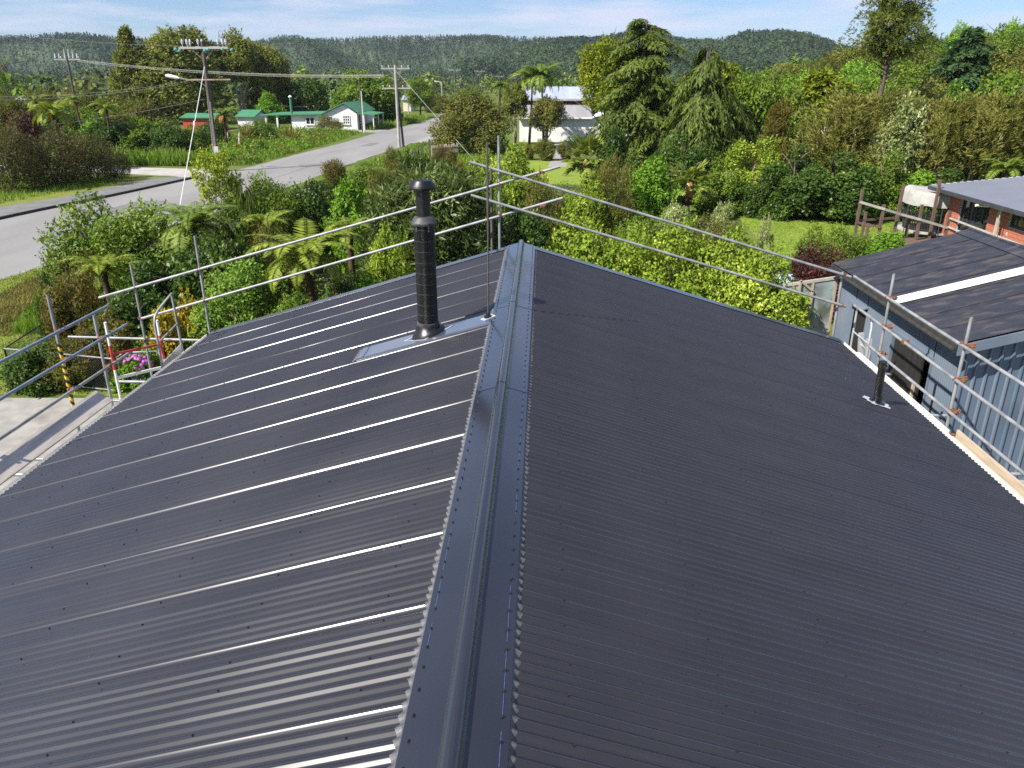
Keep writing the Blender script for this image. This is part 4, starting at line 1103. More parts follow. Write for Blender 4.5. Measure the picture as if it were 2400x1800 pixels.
m = MB(); m.tube([mid, mid+Vector((0, 0.1, 0.25))], 0.06, 8); m.build('strain_insulator', M['white'], gw)
wire('guy_wire', b3+Vector((0.1, 0, h3-0.6)), P(1108, 372), 0.0, 0.022, 'wire', 'thin guy wire from the double-post pole to the ground behind the picket fence', None)

# ------------------------------------------------------------------ far buildings
def quadwall(m, pts): m.add(pts, [tuple(range(len(pts)))])
YF = 113.0
def fx(px): return PY(px, 182, YF).x
cot = thing('cottage', 'small white weatherboard cottage with green roof across the street', 'house', (-31, 116, 0))
xl, xm, xr = fx(669), fx(750), fx(830)          # wing left, gable left, gable right
xp = fx(802)
YB = 124.0
m = MB(); m.prism([(xm, YF, 0), (xr, YF, 0), (xr, YF, 2.25), (xp, YF, 3.45), (xm, YF, 2.15)], (0, YB-YF, 0)); m.build('wall', M['white'], cot)
m = MB(); m.bb((xl, YF+0.8, 0), (xm, YB, 2.05)); m.build('wall', M['white'], cot)
for (xa, za), (xb, zb) in (((xp, 3.55), (xm-0.5, 1.98)), ((xp, 3.55), (xr+0.35, 2.25))):
    m = MB(); m.prism([(xa, YF-0.35, za), (xb, YF-0.35, zb), (xb, YF-0.35, zb+0.14), (xa, YF-0.35, za+0.14)], (0, YB-YF+0.7, 0)); m.build('roof', M['greenroof'], cot)
m = MB(); m.prism([(xr+0.3, YF-0.35, 2.20), (xr+2.5, YF-0.3, 1.98), (xr+2.5, YF-0.3, 2.1), (xr+0.3, YF-0.35, 2.33)], (0, 7.5, 0)); m.build('porch_roof', M['greenroof'], cot)
for y in (YF, YF+3.5, YF+7):
    m = MB(); m.bar((xr+2.3, y, 0), (xr+2.3, y, 2.0), 0.12); m.build('porch_post', M['white'], cot)
m = MB(); m.bar((xr+0.9, YF-0.1, 0), (xr+0.9, YF-0.1, 2.15), 0.35, 0.3); m.build('porch_pier', M['white'], cot)
m = MB(); m.prism([(fx(596), YF+0.3, 1.90), (xm, YF+0.3, 2.08), (xm, YF+0.3, 2.22), (fx(596), YF+0.3, 2.02)], (0, YB-YF-1, 0)); m.build('wing_roof', M['greenroof'], cot)
for px_ in (609, 636):
    m = MB(); m.bar((fx(px_), YF+0.6, 0), (fx(px_), YF+0.6, 1.95), 0.22); m.build('carport_post', M['white'], cot)
m = MB(); m.bb((fx(655), YF+3, 0), (fx(668), YF+3.1, 1.9)); m.build('carport_wall', M['rust'], cot)
def cwin(x0, x1, z0, z1, nx_, nz_, y):
    m = MB(); m.bb((x0, y-0.04, z0), (x1, y-0.03, z1)); g = m.build('window', M['glass'], cot)
    m = MB()
    for i in range(nx_+1): xx = x0+(x1-x0)*i/nx_; m.bb((xx-0.05, y-0.09, z0-0.05), (xx+0.05, y-0.045, z1+0.05))
    for i in range(nz_+1): zz = z0+(z1-z0)*i/nz_; m.bb((x0-0.05, y-0.085, zz-0.045), (x1+0.05, y-0.045, zz+0.045))
    m.build('frame', M['white'], g)
    m = MB(); m.bb((x0-0.1, y-0.14, z0-0.14), (x1+0.1, y-0.02, z0-0.07)); m.build('sill', M['white'], g)
cwin(fx(704), fx(724), 0.75, 1.65, 2, 1, YF+0.8)
cwin(fx(797), fx(812), 0.85, 1.95, 3, 3, YF)
cwin(fx(758), fx(768), 1.35, 1.85, 2, 1, YF)
m = MB(); m.bb((fx(835), YF+1.0, 0), (fx(835)+0.03, YF+1.9, 1.9)); m.build('door', M['glass'], cot)
fl = PY(680, 228, YF+2)
m = MB(); m.tube([(fl.x, YF+2, 1.9), (fl.x, YF+2, fl.z)], 0.16, 10); m.build('flue', M['greenroof'], cot, smooth=40)
m = MB(); m.lathe([(0.26, 0), (0.26, 0.1), (0.05, 0.28)], (fl.x, YF+2, fl.z), 10); m.build('cowl', M['white'], cot)

def simple_house(name, label, px0, px1, ytop, yeave, Y, depth, wall, roof, base=0.0, overh=0.3, cat='house'):
    a, b = PY(px0, yeave, Y), PY(px1, yeave, Y); zt = PY((px0+px1)/2, ytop, Y+depth/2).z
    ze = a.z
    o = thing(name, label, cat, ((a.x+b.x)/2, Y+depth/2, 0))
    m = MB(); m.bb((a.x, Y, 0), (b.x, Y+depth, ze)); m.build('wall', M[wall], o)
    m = MB(); m.prism([(a.x-overh, Y-overh, ze-0.05), (a.x-overh, Y+depth/2, zt), (a.x-overh, Y+depth+overh, ze-0.05), (a.x-overh, Y+depth+overh, ze+0.06), (a.x-overh, Y+depth/2, zt+0.12), (a.x-overh, Y-overh, ze+0.06)], (b.x-a.x+2*overh, 0, 0)); m.build('roof', M[roof], o)
    for s_ in (0, 1):
        xx = a.x+0.01 if s_ == 0 else b.x-0.06
        m = MB(); m.prism([(xx, Y+0.02, ze-0.06), (xx, Y+depth/2, zt-0.02), (xx, Y+depth-0.02, ze-0.06)], (0.05, 0, 0)); m.build('gable', M[wall], o)
    return o, a, b
simple_house('garden_building', 'red-walled low building with green roof behind the leaning pole', 427, 500, 267, 276, 112, 5, 'redwall', 'greenroof', cat='building')
simple_house('garden_shed', 'white shed with dark green roof left of the carport', 556, 594, 259, 274, 118, 6, 'white', 'greenroof', cat='shed')
simple_house('rusty_shed', 'dark open shed with rusty iron roof behind the cottage', 638, 714, 238, 250, 134, 7, 'darkwood', 'rust', overh=0.6, cat='shed')
simple_house('cream_house', 'cream house with dark green roof behind the cottage', 742, 797, 226, 240, 142, 8, 'cream', 'greenroof', overh=0.4)
simple_house('blue_roofed_house', 'distant small house with pale blue roof by the thin post', 944, 962, 222, 234, 178, 7, 'cream', 'zinc', overh=0.3)
simple_house('grey_roofed_house', 'house with pale grey roof cut off by the left edge', -160, 14, 232, 262, 96, 11, 'cream', 'zinc', overh=0.8)

wh = thing('warehouse', 'white lean-to building with grey and pale blue metal roofs beyond the shrubs', 'building', (2, 98, 0))
W0, W1, YW = -2.75, 6.5, 93.0
m = MB(); m.bb((W0, YW, 0), (W1, YW+0.2, 2.6)); m.bb((W1-0.2, YW+0.2, 0), (W1, YW+14, 2.6)); m.bb((W0, YW+0.2, 0), (W0+0.2, YW+14, 2.6)); m.build('wall', M['white'], wh)
m = MB(); m.prism([(W0-0.2, YW-0.35, 2.60), (W0-0.2, YW+4.6, 3.95), (W0-0.2, YW+4.6, 4.05), (W0-0.2, YW-0.35, 2.70)], (W1-W0-0.75, 0, 0)); m.build('lean_to_roof', M['lavender'], wh)
m = MB(); m.bb((W0-0.25, YW-0.5, 2.54), (W1-0.95, YW-0.36, 2.70)); m.build('gutter', M['white'], wh)
m = MB(); m.prism([(W1-0.95, YW-0.3, 2.60), (W1+0.35, YW-0.3, 3.0), (W1+0.35, YW-0.3, 3.12), (W1-0.95, YW-0.3, 2.72)], (0, 4.5, 0)); m.build('side_roof', M['white'], wh)
m = MB(); m.bb((W1-0.9, YW-0.03, 0.1), (W1-0.25, YW, 2.1)); m.build('door', M['cream'], wh)
m = MB(); m.bb((W0, YW+4.6, 2.6), (W1, YW+4.8, 4.45)); m.build('upper_wall', M['fascia'], wh)
m = MB(); m.prism([(W0-0.3, YW+3.9, 4.42), (W0-0.3, YW+11, 5.74), (W0-0.3, YW+11, 5.86), (W0-0.3, YW+3.9, 4.56)], (W1-W0+0.6, 0, 0)); m.build('main_roof', M['zinc'], wh)
m = MB(); m.prism([(W0-0.3, YW+11, 5.74), (W0-0.3, YW+18, 4.42), (W0-0.3, YW+18, 4.56), (W0-0.3, YW+11, 5.86)], (W1-W0+0.6, 0, 0)); m.build('main_roof', M['zinc'], wh)
m = MB(); m.bb((W0-0.35, YW+3.75, 4.36), (W1+0.35, YW+3.9, 4.58)); m.build('gutter', M['concpole'], wh)
m = MB(); m.prism([(W1, YW+4, 2.6), (W1, YW+4, 4.4), (W1, YW+11, 5.74), (W1, YW+18, 4.4), (W1, YW+18, 2.6)], (0.05, 0, 0)); m.build('end_wall', M['cream'], wh)

# parked car far down the street
cp = P(1012, 262)
car = thing('parked_car', 'small white car parked far down the street', 'car', tuple(cp), rz=0.25)
ORG[car] = Vector((0, 0, 0))
m = MB(); m.prism([(-1.0, -2.1, 0.35), (-1.0, 2.1, 0.35), (-1.0, 2.1, 0.75), (-1.0, 1.1, 0.95), (-1.0, 0.55, 1.42), (-1.0, -1.3, 1.45), (-1.0, -1.9, 1.0), (-1.0, -2.1, 0.95)], (1.8, 0, 0)); m.v = [(x+0.1, y, z) for x, y, z in m.v]; m.build('body', M['white'], car)
for y0, y1 in ((-1.25, -0.35), (-0.25, 0.6)):
    for x_ in (-0.915, 0.905):
        m = MB(); m.bb((x_, y0, 0.98), (x_+0.01, y1, 1.34)); m.build('side_window', M['glass'], car)
m = MB(); m.prism([(-0.8, -1.93, 1.02), (0.8, -1.93, 1.02), (0.75, -1.36, 1.41), (-0.75, -1.36, 1.41)], (0, -0.02, 0.01)); m.build('rear_window', M['glass'], car)
for x_ in (-0.95, 0.75):
    for y in (-1.35, 1.3):
        m = MB(); m.tube([(x_, y, 0.32), (x_+0.2, y, 0.32)], 0.32, 14); wl = m.build('wheel', M['rubber'], car, smooth=40)
        m = MB(); m.tube([(x_-0.01, y, 0.32), (x_+0.21, y, 0.32)], 0.19, 10); m.build('rim', M['alu'], wl)
for x_ in (-0.75, 0.75):
    m = MB(); m.box((x_, -2.105, 0.78), (0.25, 0.03, 0.14)); m.build('tail_light', M['red'], car)

# picket fence, posts, street oddments
pf = thing('picket_fence', 'weathered grey picket fence left of the big olive tree', 'fence', tuple(P(1040, 368)))
a, b = P(1012, 372), P(1074, 366)
for k in range(24):
    p = a.lerp(b, k/23); h = 1.15 + rng.uniform(-0.1, 0.12)
    m = MB(); m.prism([(p.x-0.045, p.y, 0.05), (p.x+0.045, p.y, 0.05), (p.x+0.045, p.y, h-0.06), (p.x, p.y, h), (p.x-0.045, p.y, h-0.06)], (0, 0.02, 0)); m.build('picket', M['oldwood'], pf)
for z in (0.35, 0.85):
    m = MB(); m.bar(a+Vector((0, 0.05, z)), b+Vector((0, 0.05, z)), 0.05, 0.08); m.build('rail', M['greywood'], pf)
for px_, y0, y1, lb in ((972, 376, 350, 'leftmost of three dark posts near the picket fence'), (982, 380, 343, 'middle one of three dark posts near the picket fence'), (991, 366, 336, 'rightmost of three dark posts near the picket fence'), (1008, 374, 327, 'stout dark gatepost at the end of the picket fence'), (783, 468, 426, 'grey wooden post in front of the bronze cone shrub'), (829, 440, 408, 'short wooden post beside the green shrub at the road edge'), (1327, 375, 330, 'thin dark stake beside the windswept shrubs'), (1187, 385, 345, 'thin stake in the shrubs left of the lawn')):
    b_ = P(px_, y0); h = PY(px_, y1, b_.y).z
    m = MB(); m.bar(b_, b_+Vector((0, 0, h)), 0.15); m.lathe([(0.09, h-0.02), (0.06, h+0.03)], b_, 6)
    o = m.build('fence_post', M['darkwood'], None, loc=tuple(b_)); tag(o, lb, 'post', 'old wooden posts')
sg_ = thing('road_barrier', 'orange and white barrier frame at the roadside below the tree fern', 'barrier', tuple(P(548, 348)))
b_ = P(548, 348)
def bp(x, y): return PY(x, y, b_.y)
m = MB(); m.bar(bp(532, 309), bp(560, 309), 0.12, 0.14); m.build('top_board', M['coupler'], sg_)
for xx in (533, 560):
    m = MB(); m.bar(bp(xx, 346), bp(xx, 308), 0.09); m.build('post', M['white'], sg_)
m = MB(); m.bar(bp(550, 339), bp(563, 339), 0.12, 0.16); m.build('lower_board', M['red'], sg_)
pool = thing('paddling_pool', 'pale blue paddling pool half hidden by lime shrubs', 'pool', tuple(P(1850, 668)))
b_ = P(1850, 668)
m = MB(); m.lathe([(0.42, 0.0), (0.48, 0.08), (0.46, 0.30), (0.38, 0.32), (0.36, 0.1), (0.0, 0.09)], b_, 20, cap=False); m.build('ring', M['plastic_blue'], pool, smooth=50)
# ------------------------------------------------------------------ vegetation
def inside(poly, x, y):
    c = np.zeros(len(x), bool); n = len(poly); j = n-1
    for i in range(n):
        xi, yi = poly[i]; xj, yj = poly[j]
        c ^= ((yi > y) != (yj > y)) & (x < (xj-xi)*(y-yi)/(yj-yi+1e-12)+xi); j = i
    return c
def scatter(poly, n, rg):
    xs_ = [p[0] for p in poly]; ys_ = [p[1] for p in poly]; X = []; 
    while sum(len(a) for a in X) < n:
        q = rg.uniform([min(xs_), min(ys_)], [max(xs_), max(ys_)], (n*2, 2)); X.append(q[inside(poly, q[:, 0], q[:, 1])])
    return np.concatenate(X)[:n]
def unit(a): return a/np.maximum(np.linalg.norm(a, axis=-1, keepdims=True), 1e-9)
class Leaves:
    """leaf-sized faces gathered into one mesh"""
    def __init__(s, seed): s.r = np.random.default_rng(seed); s.V = []; s.T = []
    def add(s, C, D, N, L, W, tint, fold=0.12, mid=0.45):
        D = unit(D); S = unit(np.cross(D, N)); N = np.cross(S, D)
        L = np.asarray(L).reshape(-1, 1); W = np.asarray(W).reshape(-1, 1)
        v = np.stack([C, C + D*L*mid + S*W*0.5 + N*W*fold, C + D*L, C + D*L*mid - S*W*0.5 + N*W*fold], 1)
        s.V.append(v); s.T.append(np.asarray(tint))
    def mesh(s, name, mat):
        V = np.concatenate(s.V).astype(np.float32); T = np.concatenate(s.T).astype(np.float32)
        n = len(V); me = bpy.data.meshes.new(name)
        me.vertices.add(n*4); me.vertices.foreach_set('co', V.reshape(-1))
        me.loops.add(n*4); me.loops.foreach_set('vertex_index', np.arange(n*4, dtype=np.int32))
        me.polygons.add(n)
        me.polygons.foreach_set('loop_start', np.arange(0, n*4, 4, dtype=np.int32))
        a = me.attributes.new('tint', 'FLOAT', 'FACE'); a.data.foreach_set('value', np.clip(T, 0, 1))
        me.materials.append(mat); me.update(calc_edges=True)
        return me

def lobes(rg, shape, nl, rad, rx, rz, lo=-0.75):
    """centres and radii of leaf clumps through a crown of half-width rx, from z=0 to 2*rz"""
    C, R = [], []
    while len(C) < nl:
        u = unit(rg.normal(size=3))
        if u[2] < lo: continue
        k = rg.uniform(0.45, 1.0)**0.45
        if shape == 'cone':
            t = rg.uniform(0, 1)**1.15; a = rg.uniform(0, 2*math.pi); w = (1-t)*0.92 + 0.05
            c = np.array([math.cos(a)*w*rx*k, math.sin(a)*w*rx*k, 0.12*rz + t*1.78*rz]); r = rad*(0.55 + 0.6*(1-t))
        elif shape == 'col':
            t = rg.uniform(0.04, 0.96); a = rg.uniform(0, 2*math.pi); w = min(1, 2.6*t+0.45, (1-t)*3.2+0.25)
            c = np.array([math.cos(a)*w*rx*0.72*k, math.sin(a)*w*rx*0.72*k, t*2*rz*0.92]); r = rad
        elif shape == 'dome':
            u[2] = abs(u[2]); c = u*np.array([rx*0.86, rx*0.86, rz*1.72])*k; c[2] += rad*0.35; r = rad
        else:
            c = u*np.array([rx, rx, rz])*k*0.74; c[2] += rz*0.98; r = rad
        C.append(c); R.append(r*rg.uniform(0.65, 1.3))
    return np.array(C), np.array(R)
def crown(seed, mat, shape='ell', rx=1.2, rz=1.2, nl=26, rad=0.42, n=9000, L=0.11, W=0.05, droop=0.15, out=0.45, wind=(0, 0, 0), jit=0.55, lv=0.35, name='crown', up=0.45, spr=None):
    lf = Leaves(seed); rg = lf.r
    C, R = lobes(rg, shape, nl, rad, rx, rz)
    w_ = R**2; li = rg.choice(nl, size=n, p=w_/w_.sum())
    u = unit(rg.normal(size=(n, 3)) + np.array([0, 0, 0.25]))
    cen = np.array([0, 0, rz*0.9])
    rad_ = rg.uniform(0.35, 1.0, size=(n, 1))**0.45
    bump = 1 + 0.22*np.sin(u[:, :1]*7 + li[:, None]) * np.sin(u[:, 1:2]*6 + 2*li[:, None])
    p = C[li] + u*R[li][:, None]*rad_*bump
    outw = unit(p - cen)
    t = unit(np.cross(u, rg.normal(size=(n, 3))))
    D = t + u*out + np.array([0, 0, -droop]) + np.array(wind) + rg.normal(size=(n, 3))*0.2
    N = u*0.7 + outw*0.3 + np.array([0, 0, up]) + rg.normal(size=(n, 3))*jit
    tint_l = rg.uniform(0, 1, nl)
    tint = 0.5*tint_l[li]*1.1 + 0.5*rg.uniform(0, 1, n)
    lf.add(p, D, N, L*rg.uniform(1-lv, 1+lv, n), W*rg.uniform(1-lv, 1+lv, n), tint)
    ns = int(nl*4.5) if spr is None else spr                  # young shoots that break the outline
    if ns:
        k = 9; li = rg.choice(nl, size=ns, p=w_/w_.sum())
        u = unit(rg.normal(size=(ns, 3)) + unit(C[li]-cen)*1.0 + np.array([0, 0, 0.55]))
        ax = unit(u + np.array([0, 0, 0.5]) + np.array(wind)*0.6 - np.array([0, 0, droop])*0.6)
        ln = R[li]*rg.uniform(0.25, 0.75, ns)
        q = np.tile(np.linspace(0.15, 1, k), ns); ii = np.repeat(np.arange(ns), k)
        pp = C[li][ii] + u[ii]*R[li][ii][:, None]*0.85 + ax[ii]*(ln[ii]*q)[:, None]
        sd = rg.normal(size=(ns*k, 3)); sd = unit(sd - ax[ii]*np.sum(sd*ax[ii], 1, keepdims=True))
        lf.add(pp, sd*(1.15-q[:, None]*0.6) + ax[ii]*0.75, ax[ii]*0.6 + np.array([0, -0.2, 0.6]) + rg.normal(size=(ns*k, 3))*0.4, L*1.05*(1.2-0.5*q), W*(1.15-0.35*q), 0.35*tint_l[li][ii] + 0.35 + 0.3*rg.uniform(0, 1, ns*k))
    return lf.mesh(name, M[mat])
def stems(seed, h, r, n=3, spread=0.35, mat='bark', top=0.75, sub=3, name='trunk', base=0.0):
    rg = random.Random(seed); m = MB()
    for k in range(n):
        a = 2*math.pi*(k+rg.random()*0.7)/max(n, 1); s = spread*(0.4+rg.random()*0.8) if n > 1 else 0.02
        pts = [Vector((math.cos(a)*base, math.sin(a)*base, 0))]
        for j in range(1, 5):
            t = j/4
            pts.append(Vector((math.cos(a)*(base+s*h*t**1.3)+rg.uniform(-.03, .03)*h, math.sin(a)*(base+s*h*t**1.3)+rg.uniform(-.03, .03)*h, h*top*t)))
        m.tube(pts, [r*(1-0.8*j/4) for j in range(5)], 7)
        for b in range(sub):
            i = rg.randint(1, 3); p = pts[i].lerp(pts[i+1], rg.random()); aa = rg.uniform(0, 6.28)
            q = p + Vector((math.cos(aa)*0.3*h*rg.uniform(.6, 1), math.sin(aa)*0.3*h*rg.uniform(.6, 1), rg.uniform(0.1, 0.3)*h))
            mid_ = p.lerp(q, 0.5) + Vector((0, 0, 0.03*h))
            m.tube([p, mid_, q], [r*0.42, r*0.28, r*0.1], 5)
    return m.mesh(name, M[mat], smooth='all')

def weeping(seed, mat, h, rx, nb=60, nbl=10, nsp=16, L=0.5, W=0.13, power=0.62, name='crown', lift=0.3, hang=0.8, z0=0.02, lead=3, sag=0.75):
    """conifer with arching branches, each with side branchlets hung with drooping sprays"""
    lf = Leaves(seed); rg = lf.r; br = MB()
    Pt, Dr, Ou, Ti = [], [], [], []
    leaders = [(0.0, 0.0, h)] + [(rg.uniform(-0.35, 0.35)*rx*0.5, rg.uniform(-0.35, 0.35)*rx*0.5, h*rg.uniform(0.78, 0.93)) for _ in range(lead)]
    lump = rg.uniform(0.5, 1.25, 24)
    for b in range(nb):
        ox, oy, hh = leaders[b % len(leaders)] if b % 3 == 0 else leaders[0]
        t = z0 + (0.985-z0)*((b+0.5)/nb)**0.95; a = b*2.399 + rg.uniform(-.35, .35)
        Lb = (rx*(1-t)**power + 0.25)*rg.uniform(0.7, 1.15)*lump[b % 24]
        q = np.linspace(0, 1, 9); f = min(1, t*1.3)
        rr = Lb*q; zz = np.maximum(hh*t + lift*Lb*q*1.4 - sag*Lb*q**2.1, 0.2)
        sx, sy = math.cos(a), math.sin(a); bend = rg.uniform(-0.3, 0.3)
        path = np.stack([ox*f + sx*rr - sy*bend*rr*q, oy*f + sy*rr + sx*bend*rr*q, zz], 1)
        br.tube([Vector(p) for p in path[::2]], [0.03*h/10*(1-0.8*k/4)+0.006 for k in range(5)], 5)
        tb = rg.uniform(0, 1)
        for k in range(nbl):
            s = 0.18 + 0.82*(k+rg.uniform(0, 0.8))/nbl
            p0 = np.array([np.interp(s, q, path[:, i]) for i in range(3)])
            sg = -1 if k % 2 else 1
            dr = unit(np.array([sx, sy, 0])*rg.uniform(0.5, 1.0) + np.array([-sy, sx, 0])*sg*rg.uniform(0.3, 1.0) + np.array([0, 0, -0.25]))
            if k == nbl-1: dr = unit(np.array([sx, sy, -0.4]))
            ln = Lb*0.34*rg.uniform(0.6, 1.2)*(1.1-0.45*s) + 0.12
            v = np.sort(rg.uniform(0, 1, nsp))
            pp = p0 + dr*(ln*v)[:, None] + np.array([0, 0, -1])*(ln*0.55*v**2)[:, None] + rg.normal(size=(nsp, 3))*0.05*ln
            Pt.append(pp); Dr.append(np.tile(dr, (nsp, 1))); Ou.append(np.tile([sx, sy, 0.6], (nsp, 1))); Ti.append(0.4*tb + 0.2*v + 0.4*rg.uniform(0, 1, nsp))
    C = np.concatenate(Pt); D0 = np.concatenate(Dr); O = np.concatenate(Ou); n = len(C)
    D = D0*rg.uniform(0.3, 1.0, (n, 1)) + np.array([0, 0, -hang]) + rg.normal(size=(n, 3))*0.3
    lf.add(C, D, O + rg.normal(size=(n, 3))*0.4, L*rg.uniform(0.6, 1.3, n), W*rg.uniform(0.7, 1.3, n), np.concatenate(Ti), fold=0.05, mid=0.4)
    br.tube([(0, 0, 0), (0, 0, h*0.5), (0.02*h, 0, h*0.98)], [0.028*h, 0.017*h, 0.004*h], 8)
    return lf.mesh(name, M[mat]), br.mesh('trunk', M['bark'], smooth='all')

def frond_mesh(seed, mat, L=1.5, droop=1.0, w=0.34, n=34):
    lf = Leaves(seed); rg = lf.r
    t = np.linspace(0, 1, 40)
    ang = 0.95 - droop*1.75*t**1.25
    ds = L/39
    x = np.concatenate([[0], np.cumsum(np.cos(ang)[:-1]*ds)]); z = np.concatenate([[0], np.cumsum(np.sin(ang)[:-1]*ds)])
    for s in (-1, 1):
        k = np.linspace(0.10, 0.985, n) + rg.uniform(-.006, .006, n)
        P_ = np.stack([np.interp(k, t, x), np.zeros(n), np.interp(k, t, z)], 1)
        a = np.interp(k, t, ang); T = np.stack([np.cos(a), np.zeros(n), np.sin(a)], 1); Nn = np.stack([-np.sin(a), np.zeros(n), np.cos(a)], 1)
        prof = np.sin(np.pi*np.clip(k*0.86+0.13, 0, 1))**0.8
        D = np.array([0, s, 0])*1.0 + T*0.42 - Nn*0.18 + rg.normal(size=(n, 3))*0.05
        lf.add(P_, D, Nn, w*L*prof*rg.uniform(0.88, 1.08, n)*0.60, L*0.033*np.ones(n), rg.uniform(0.1, 0.9, n), fold=-0.1, mid=0.35)
    # midrib
    nn = 12; k = np.linspace(0, 0.93, nn); P_ = np.stack([np.interp(k, t, x), np.zeros(nn), np.interp(k, t, z)+0.004], 1)
    a = np.interp(k, t, ang); T = np.stack([np.cos(a), np.zeros(nn), np.sin(a)], 1); Nn = np.stack([-np.sin(a), np.zeros(nn), np.cos(a)], 1)
    lf.add(P_, T, Nn, np.full(nn, L/nn*1.15), np.full(nn, 0.022*L), np.full(nn, 0.05))
    return lf.mesh('frond', M[mat])
FR = {k: [frond_mesh(50+i+10*j, m_, 1.5, d) for i, d in enumerate((0.75, 1.0, 1.3))] for j, (k, m_) in enumerate((('g', 'f_fern'), ('d', 'f_fernd'), ('b', 'f_fernb')))}
for k in ('g', 'd'): FR[k+'x'] = frond_mesh(90, 'f_fern' if k == 'g' else 'f_fernd', 1.5, 0.95)
def tree_fern(px, yb, ycrown, wpx, label, kind='g', nf=18, brown=3, Y=None, name='tree_fern', skirt=False):
    b = P(px, yb) if Y is None else Vector((PY(px, 182, Y).x, Y, 0))
    h = max(0.35, PY(px, ycrown, b.y).z); wid = wpx/FPX*b.y*1.02
    o = thing(name, label, 'tree fern', tuple(b), 'tree ferns')
    rg = random.Random(int(px*7+yb)); lean_ = Vector((rg.uniform(-.06, .06)*h, rg.uniform(-.06, .06)*h, h))
    m = MB(); m.tube([b, b+lean_*0.5+Vector((0.03, 0, 0)), b+lean_*0.85, b+lean_], [0.17, 0.10, 0.09, 0.12], 9); m.build('trunk', M['fernbark'], o, smooth='all')
    sc_ = wid/2/1.22; nf = int(nf*1.4); brown = max(0, brown-2)
    for i in range(nf):
        a = 2.399*i + rg.uniform(-.2, .2); d = i/nf
        kk = 'b' if i < brown else kind
        me = FR[kk][2 if d < 0.35 else (1 if d < 0.75 else 0)]
        s = sc_*rg.uniform(0.8, 1.12)
        f = put('frond', me, o, b+lean_+Vector((0, 0, 0.02)), (rg.uniform(-.15, .15), (0.5 if d < 0.3 else 0.12 if d < 0.5 else 0.0) + (0.12 if i < brown else 0) + rg.uniform(-.12, .12), a), (s, s, s) if i >= brown else (s*0.8, s*0.8, s*0.8))
    return o
fan_l = Leaves(7); rg = fan_l.r
nb_ = 34; a_ = np.linspace(-2.35, 2.35, nb_)
fan_l.add(np.zeros((nb_, 3)) + np.array([0.55, 0, 0.0]), np.stack([np.cos(a_), np.sin(a_), 0.12*np.cos(a_*7)-0.05], 1), np.tile([0, 0, 1.0], (nb_, 1)), 0.52*(0.85+0.15*np.cos(a_)), np.full(nb_, 0.085), rg.uniform(0, 1, nb_), fold=0.25, mid=0.55)
fan_l.add(np.array([[0, 0, 0.0]]), np.array([[1.0, 0, 0]]), np.array([[0, 0, 1.0]]), [0.6], [0.035], [0.2])
FAN = fan_l.mesh('fan_leaf', M['f_palm'])
def palm(px, yb, ycrown, wpx, label, nf=16):
    b = P(px, yb); h = PY(px, ycrown, b.y).z; s0 = wpx/FPX*b.y/2/1.0
    o = thing('fan_palm', label, 'palm', tuple(b), 'fan palms'); rg = random.Random(int(px))
    m = MB(); m.tube([b, b+Vector((0, 0, h*0.5)), b+Vector((0.02, 0, h))], [0.13, 0.11, 0.13], 9); m.build('trunk', M['fernbark'], o, smooth='all')
    m = MB(); m.lathe([(0.13, -0.75), (0.24, -0.6), (0.20, -0.2), (0.12, 0.0)], b+Vector((0.02, 0, h)), 12); m.build('thatch', M['straw'], o, smooth='all')
    for i in range(nf):
        el = 1.1 - 1.9*(i/nf) + rg.uniform(-.15, .15); a = 2.399*i
        s = s0*rg.uniform(0.85, 1.1)
        put('fan_leaf', FAN, o, b+Vector((0.02, 0, h)), (rg.uniform(-.3, .3), -el, a), (s, s, s))
    return o

# prototypes: crown and trunk meshes of a nominal size (half-width, height)
PR = {}
def proto(key, rx, h, crown_me, trunk_me):
    co = np.empty(len(crown_me.vertices)*3, np.float32); crown_me.vertices.foreach_get('co', co); co = co.reshape(-1, 3)
    rx = float(np.percentile(np.abs(co[:, 0]-np.median(co[:, 0])), 97)); h = float(np.percentile(co[:, 2], 99.6))
    PR[key] = (rx, h, crown_me, trunk_me)
def shrub(key, mat, seed, rx=1.2, h=2.4, **kw):
    kw['n'] = int(kw['n']*1.35); kw['L'] *= 0.85; kw['W'] *= 0.87; kw.setdefault('shape', 'dome'); kw['nl'] = int(kw['nl']*1.25)
    proto(key, rx, h, crown(seed, mat, rx=rx, rz=h/2, **kw), stems(seed, h, 0.035, 4, 0.22, 'bark', 0.7))
shrub('green1', 'f_green', 1, n=11000, nl=30, rad=0.40, L=0.12, W=0.055)
shrub('green2', 'f_green', 2, n=11000, nl=34, rad=0.36, L=0.11, W=0.05, shape='col')
shrub('dark1', 'f_dark', 3, n=10000, nl=26, rad=0.42, L=0.15, W=0.08)
shrub('dark2', 'f_dark', 4, n=10000, nl=30, rad=0.40, L=0.13, W=0.07)
shrub('lime1', 'f_lime', 5, n=17000, nl=46, rad=0.36, L=0.105, W=0.052, droop=0.3)
shrub('lime2', 'f_lime', 6, n=17000, nl=48, rad=0.35, L=0.105, W=0.052, droop=0.3)
shrub('bright1', 'f_bright', 7, n=10000, nl=30, rad=0.36, L=0.13, W=0.07)
shrub('lance', 'f_lance', 8, rx=1.5, h=3.0, n=15000, nl=60, rad=0.36, L=0.21, W=0.042, droop=0.1, out=0.9, jit=0.8)
shrub('olive1', 'f_olive', 9, n=9500, nl=34, rad=0.34, L=0.10, W=0.042)
shrub('twiggy', 'f_olive', 10, n=9000, nl=36, rad=0.32, L=0.13, W=0.024, out=0.8, droop=-0.5, shape='col')
shrub('brown1', 'f_brown', 11, n=9500, nl=34, rad=0.34, L=0.10, W=0.045)
shrub('bronze_cone', 'f_brown', 12, n=8000, nl=40, rad=0.34, L=0.10, W=0.05, shape='col')
